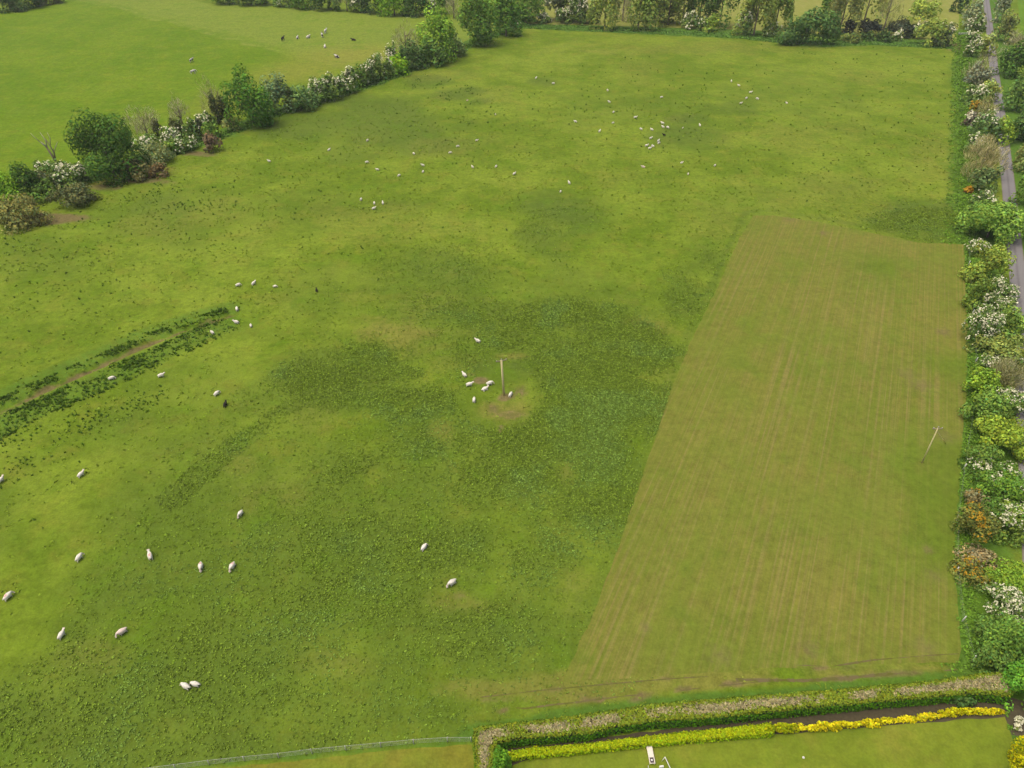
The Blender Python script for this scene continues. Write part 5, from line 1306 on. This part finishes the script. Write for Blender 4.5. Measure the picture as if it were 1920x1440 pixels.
# (x, y, direction the body points in the photo, size, pose, fleece, label)
FLOCK = [
 (505, 302, 175, 1, 'stand', 'white', 'white sheep standing farthest left in the upper half of the pasture'),
 (617, 281, 20, 1, 'stand', 'white', 'lone white sheep right of the farthest left one in the upper pasture'),
 (689, 263, 30, 1, 'graze', 'white', 'white sheep on the dark patch nearest the flowering hedge run'),
 (688, 304, 0, 1, 'graze', 'white', 'white sheep upper left of the sheep facing right on bright grass'),
 (708, 318, 180, .95, 'stand', 'white', 'white sheep just below right of the sheep on the dark patch edge'),
 (748, 329, 20, .95, 'graze', 'white', 'white sheep left of the close pair standing one above the other'),
 (776, 288, 145, 1, 'graze', 'white', 'plump white sheep above the close pair standing one above the other'),
 (793, 310, 175, 1, 'stand', 'white', 'upper white sheep of the close pair standing one above the other'),
 (793, 322, 45, .95, 'graze', 'white', 'lower white sheep of the close pair standing one above the other'),
 (677, 374, 50, 1, 'graze', 'white', 'white sheep left of the tight trio in the left middle'),
 (702, 381, 90, .95, 'graze', 'white', 'white sheep seen end on at the left of the tight trio'),
 (718, 381, 100, 1, 'stand', 'white', 'white sheep seen end on at the right of the tight trio'),
 (701, 391, 10, 1, 'stand', 'white', 'white sheep turned sideways at the bottom of the tight trio'),
 (844, 286, 5, .95, 'graze', 'white', 'white sheep lowest of three strung out rising to the right'),
 (858, 274, 0, .95, 'graze', 'white', 'white sheep in the middle of three strung out rising to the right'),
 (894, 263, 0, .95, 'stand', 'white', 'white sheep highest of three strung out rising to the right'),
 (886, 313, 150, .95, 'stand', 'white', 'left of three white sheep in a loose row near the pasture middle'),
 (930, 312, 35, .95, 'graze', 'white', 'middle of three white sheep in a loose row near the pasture middle'),
 (964, 326, 20, 1.05, 'stand', 'white', 'long white sheep at the right of the loose row of three'),
 (876, 187, 10, .7, 'lie', 'pink', 'small yellowish lamb beside the dark rush patch in the upper pasture'),
 (929, 214, 90, .8, 'graze', 'white', 'small white sheep seen end on right of the dark rush patch'),
 (1005, 146, 25, 1.1, 'stand', 'white', 'white sheep farthest up the pasture, beside a small dark patch'),
 (1037, 156, 0, 1, 'graze', 'white', 'white sheep right of the one farthest up the pasture'),
 (1139, 169, 140, 1.05, 'graze', 'white', 'top sheep of the slanting column in the upper middle'),
 (1142, 191, 165, 1.1, 'stand', 'white', 'second sheep from the top of the slanting column in the upper middle'),
 (1150, 210, 40, 1.05, 'graze', 'white', 'third sheep from the top of the slanting column, turned up right'),
 (1149, 230, 10, .85, 'graze', 'white', 'fourth and smallest sheep of the slanting column in the upper middle'),
 (1124, 246, 30, 1.1, 'stand', 'white', 'lowest sheep of the slanting column in the upper middle'),
 (1079, 228, 175, 1.05, 'stand', 'white', 'lone white sheep left of the slanting column in the upper middle'),
 (1191, 220, 0, 1.1, 'stand', 'white', 'white sheep just right of the slanting column, above the big group'),
 (1240, 182, 5, 1, 'graze', 'white', 'lone white sheep between the slanting column and the upper right group'),
 (1202, 242, 160, 1, 'graze', 'white', 'leftmost white sheep in the upper part of the big group'),
 (1222, 243, 165, 1.05, 'stand', 'white', 'white sheep left of the touching pair in the big group'),
 (1242, 231, 170, 1.1, 'stand', 'white', 'topmost white sheep of the big group above the black sheep'),
 (1243, 238, 165, 1.05, 'stand', 'white', 'left sheep of the touching pair above the black sheep'),
 (1252, 239, 160, 1.05, 'graze', 'white', 'right sheep of the touching pair above the black sheep'),
 (1245, 253, 170, 1, 'stand', 'black', 'black sheep among the white ones of the big group'),
 (1220, 259, 10, 1.05, 'stand', 'white', 'white sheep in the middle of the big group, left of black sheep'),
 (1234, 264, 20, 1.05, 'stand', 'white', 'upper of two parallel white sheep below the black sheep'),
 (1235, 268, 15, 1.0, 'graze', 'white', 'lower of two parallel white sheep below the black sheep'),
 (1212, 273, 5, 1.05, 'stand', 'white', 'left sheep of the lowest trio in the big group'),
 (1224, 274, 160, 1.05, 'graze', 'white', 'right sheep of the lowest trio in the big group'),
 (1218, 278, 0, 1.05, 'stand', 'white', 'bottom sheep of the lowest trio in the big group'),
 (1206, 312, 175, 1.1, 'lie', 'pink', 'pinkish sheep lying below the big group'),
 (1280, 239, 30, .6, 'stand', 'white', 'small lamb on the dark patch right of the big group'),
 (1312, 235, 140, 1.1, 'stand', 'white', 'white sheep with raised head on the dark patch right of the lamb'),
 (1278, 304, 10, .95, 'lie', 'white', 'dull white sheep lying in a dark hollow among rushes'),
 (1290, 326, 60, .8, 'graze', 'white', 'small white sheep among dark rush tussocks below the hollow'),
 (1340, 310, 30, .9, 'graze', 'white', 'white sheep right of the one lying in the hollow'),
 (1371, 152, 100, 1, 'stand', 'white', 'topmost white sheep of the upper right group'),
 (1385, 160, 170, 1, 'stand', 'white', 'second white sheep from the top in the upper right group'),
 (1407, 173, 0, 1.1, 'stand', 'white', 'plump white sheep at the centre of the upper right group'),
 (1399, 184, 20, 1.1, 'graze', 'white', 'white sheep below left of the plump one in the upper right group'),
 (1420, 185, 165, 1.05, 'graze', 'white', 'rightmost white sheep of the upper right group'),
 (1389, 193, 0, .95, 'stand', 'white', 'lowest white sheep of the upper right group at the dark patch'),
 (1475, 192, 160, .95, 'lie', 'white', 'lone sheep lying far right of the upper right group'),
 (1067, 343, 140, 1.05, 'stand', 'white', 'upper sheep of the two above the dark round patch in the middle'),
 (1051, 359, 60, .8, 'graze', 'white', 'small lower sheep of the two above the dark round patch'),
 (447, 535, 10, 1.05, 'graze', 'white', 'left of two white sheep above the end of the ditch'),
 (476, 532, 30, 1.1, 'stand', 'white', 'right of two white sheep above the end of the ditch'),
 (516, 537, 0, .85, 'graze', 'white', 'small white sheep by a dark tuft left of the upright black sheep'),
 (594, 545, 95, .95, 'stand', 'black', 'black sheep seen end on in the left middle of the pasture'),
 (445, 580, 95, 1.05, 'graze', 'white', 'white sheep seen end on at the upper end of the ditch'),
 (444, 605, 175, 1.1, 'stand', 'white', 'white sheep standing sideways at the end of the ditch'),
 (471, 611, 95, .9, 'graze', 'white', 'small white sheep seen end on, right of the ditch end'),
 (399, 624, 150, 1, 'graze', 'white', 'white sheep on the near bank of the ditch among rushes'),
 (210, 710, 10, 1.05, 'graze', 'white', 'white sheep grazing in the dark rushes below the ditch'),
 (303, 705, 10, 1.1, 'stand', 'white', 'white sheep at the lower edge of the rushes along the ditch'),
 (407, 739, 30, 1.15, 'graze', 'white', 'white sheep just above left of the nearer black sheep'),
 (423, 760, 60, 1.1, 'stand', 'black', 'black sheep below right of a white one, nearer the camera'),
 (896, 640, 165, 1.1, 'stand', 'white', 'white sheep above the trampled patch around the pole'),
 (871, 704, 145, 1.1, 'stand', 'white', 'leftmost white sheep around the middle pole'),
 (880, 722, 5, 1.2, 'stand', 'white', 'long white sheep left of the muddy hole by the pole'),
 (918, 720, 10, 1.2, 'graze', 'white', 'white sheep between the muddy hole and the pole'),
 (909, 729, 20, 1.2, 'lie', 'white', 'greyish sheep lying below the one beside the pole'),
 (889, 751, 80, 1.1, 'graze', 'white', 'lowest white sheep around the middle pole, seen end on'),
 (957, 741, 50, 1.05, 'graze', 'white', 'white sheep at the foot of the pole on its right'),
 (3, 902, 40, 1.15, 'stand', 'white', 'white sheep cut by the left edge of the photo'),
 (153, 891, 35, 1.1, 'stand', 'white', 'shaggy white sheep near the left edge with head to the right'),
 (452, 964, 235, 1.15, 'graze', 'white', 'lone white sheep above the four in a row, head down'),
 (150, 1047, 45, 1.15, 'graze', 'white', 'leftmost of the four sheep in a row, without paint'),
 (283, 1044, 100, 1.2, 'stand', 'red', 'sheep with red paint, second from the left in the row of four'),
 (378, 1063, 265, 1.25, 'graze', 'red', 'sheep with red paint and head down, third in the row of four'),
 (437, 1063, 240, 1.2, 'graze', 'red', 'rightmost sheep in the row of four, red paint on its rump'),
 (17, 1120, 40, 1.25, 'graze', 'red', 'sheep with red painted back at the left edge'),
 (117, 1192, 50, 1.15, 'stand', 'white', 'white sheep with raised head below the red painted edge sheep'),
 (231, 1186, 215, 1.25, 'graze', 'pink', 'pinkish sheep right of the one with raised head, lower left'),
 (350, 1288, 155, 1.2, 'graze', 'white', 'left sheep of the pair at the bottom of the pasture'),
 (368, 1284, 170, 1.1, 'graze', 'white', 'right sheep of the pair at the bottom of the pasture'),
 (795, 1028, 45, 1.15, 'graze', 'white', 'upper of two lone white sheep on the lower middle weeds'),
 (848, 1094, 215, 1.3, 'graze', 'white', 'lower of two lone white sheep on the lower middle weeds'),
]
rsh = random.Random(3)
for px, py, deg, s, pose, var, lb in FLOCK:
    g = gp(px, py + 2, 0.0)
    o = link('sheep', SM[pose, var], None, (g[0], g[1], 0))
    k = .91 * s * rsh.uniform(.97, 1.03)
    o.scale = (k, k * 1.05, k)
    o.rotation_euler.z = heading(px, py, deg)
    tag(o, lb, 'sheep', 'sheep grazing across the big pasture')

def hide(name, dark, light, bias):
    m, nt, b = new_mat(name, .8, .15)
    tc = N(nt, 'ShaderNodeTexCoord').outputs['Object']
    oi = N(nt, 'ShaderNodeObjectInfo')
    ad = N(nt, 'ShaderNodeVectorMath', operation='ADD'); nt.links.new(tc, ad.inputs[0])
    cb = N(nt, 'ShaderNodeCombineXYZ'); nt.links.new(mth(nt, 'MULTIPLY', oi.outputs['Random'], 40.0), cb.inputs[0]); nt.links.new(cb.outputs[0], ad.inputs[1])
    f = noise(nt, ad.outputs[0], 1.5, 1)
    nt.links.new(mixc(nt, rng(nt, f, bias - .015, bias + .015), dark, light), b.inputs['Base Color'])
    return m
M_PIED = hide('piebald_hide', (.018, .016, .016), (.46, .44, .40), .46)
M_BLKH = hide('black_hide', (.016, .014, .014), (.02, .018, .018), .5)
M_CRMH = hide('cream_hide', (.46, .43, .36), (.50, .48, .42), .5)
M_PALEP = hide('pale_hide', (.03, .028, .028), (.5, .48, .44), .36)
COW = dict(back=1.12, len=1.75, w=.36, neck=.85, nl=.5, hd=.15, hl=.4, tail=.6, lw=.09)
CM = {}
for pose in ('stand', 'graze', 'lie'):
    v, e, hx = quadruped(pose, COW)
    me = skinned('cow_' + pose, v, e)
    for nm, m in dict(pied=M_PIED, black=M_BLKH, cream=M_CRMH, pale=M_PALEP).items():
        c = me.copy(); c.materials.clear(); c.materials.append(m); CM[pose, nm] = c
HERD = [
 (531, 75, 25, 1.15, 'stand', 'black', 'all black cow at the left end of the herd'),
 (558, 71, 60, 1.1, 'lie', 'pied', 'black and white cow right of the black one'),
 (578, 70, 20, 1.2, 'lie', 'cream', 'pale cream cow lying in the middle of the herd'),
 (611, 61, 30, 1.2, 'stand', 'pale', 'mostly white cow highest up in the herd'),
 (604.5, 68.5, 110, 1.15, 'stand', 'pied', 'black patched cow touching the highest mostly white cow'),
 (609.5, 88, 80, 1.1, 'lie', 'cream', 'white cow lying alone below the herd'),
 (632, 107, 165, 1.2, 'lie', 'pied', 'black and white cow lying nearest the hedge'),
 (663, 75, 175, 1.0, 'lie', 'black', 'small black calf lying apart at the right of the herd'),
 (360, 115, 20, 1.0, 'stand', 'pied', 'small black and white calf alone in the middle of the bright field'),
 (363, 137, 10, 1.0, 'graze', 'pale', 'white calf grazing alone above the tall leafless hedge tree'),
]
for px, py, deg, s, pose, var, lb in HERD:
    g = gp(px, py + 1.5)
    o = link('cow', CM[pose, var], None, (g[0], g[1], .006))
    o.scale = (s * 1.2,) * 3
    o.rotation_euler.z = heading(px, py, deg)
    tag(o, lb, 'cow', 'cows and calves resting in the bright field')

# ------------------------------------------------------------------ the thin damp air between the drone and the far hedges
def haze():
    bm = bmesh.new()
    box(bm, (0, 0, 45), (18300, 18300, 94))
    m = bpy.data.materials.new('haze_air'); m.use_nodes = True
    nt = m.node_tree; nt.nodes.clear()
    out = N(nt, 'ShaderNodeOutputMaterial'); v = N(nt, 'ShaderNodeVolumePrincipled')
    v.inputs['Color'].default_value = (.86, .90, .93, 1)
    v.inputs['Density'].default_value = HAZE
    nt.links.new(v.outputs[0], out.inputs['Volume'])
    tag(link('haze', bm_mesh('haze', bm, m)), 'thin pale haze in the air over the fields', 'haze', kind='stuff')
HAZE = .00009
haze()
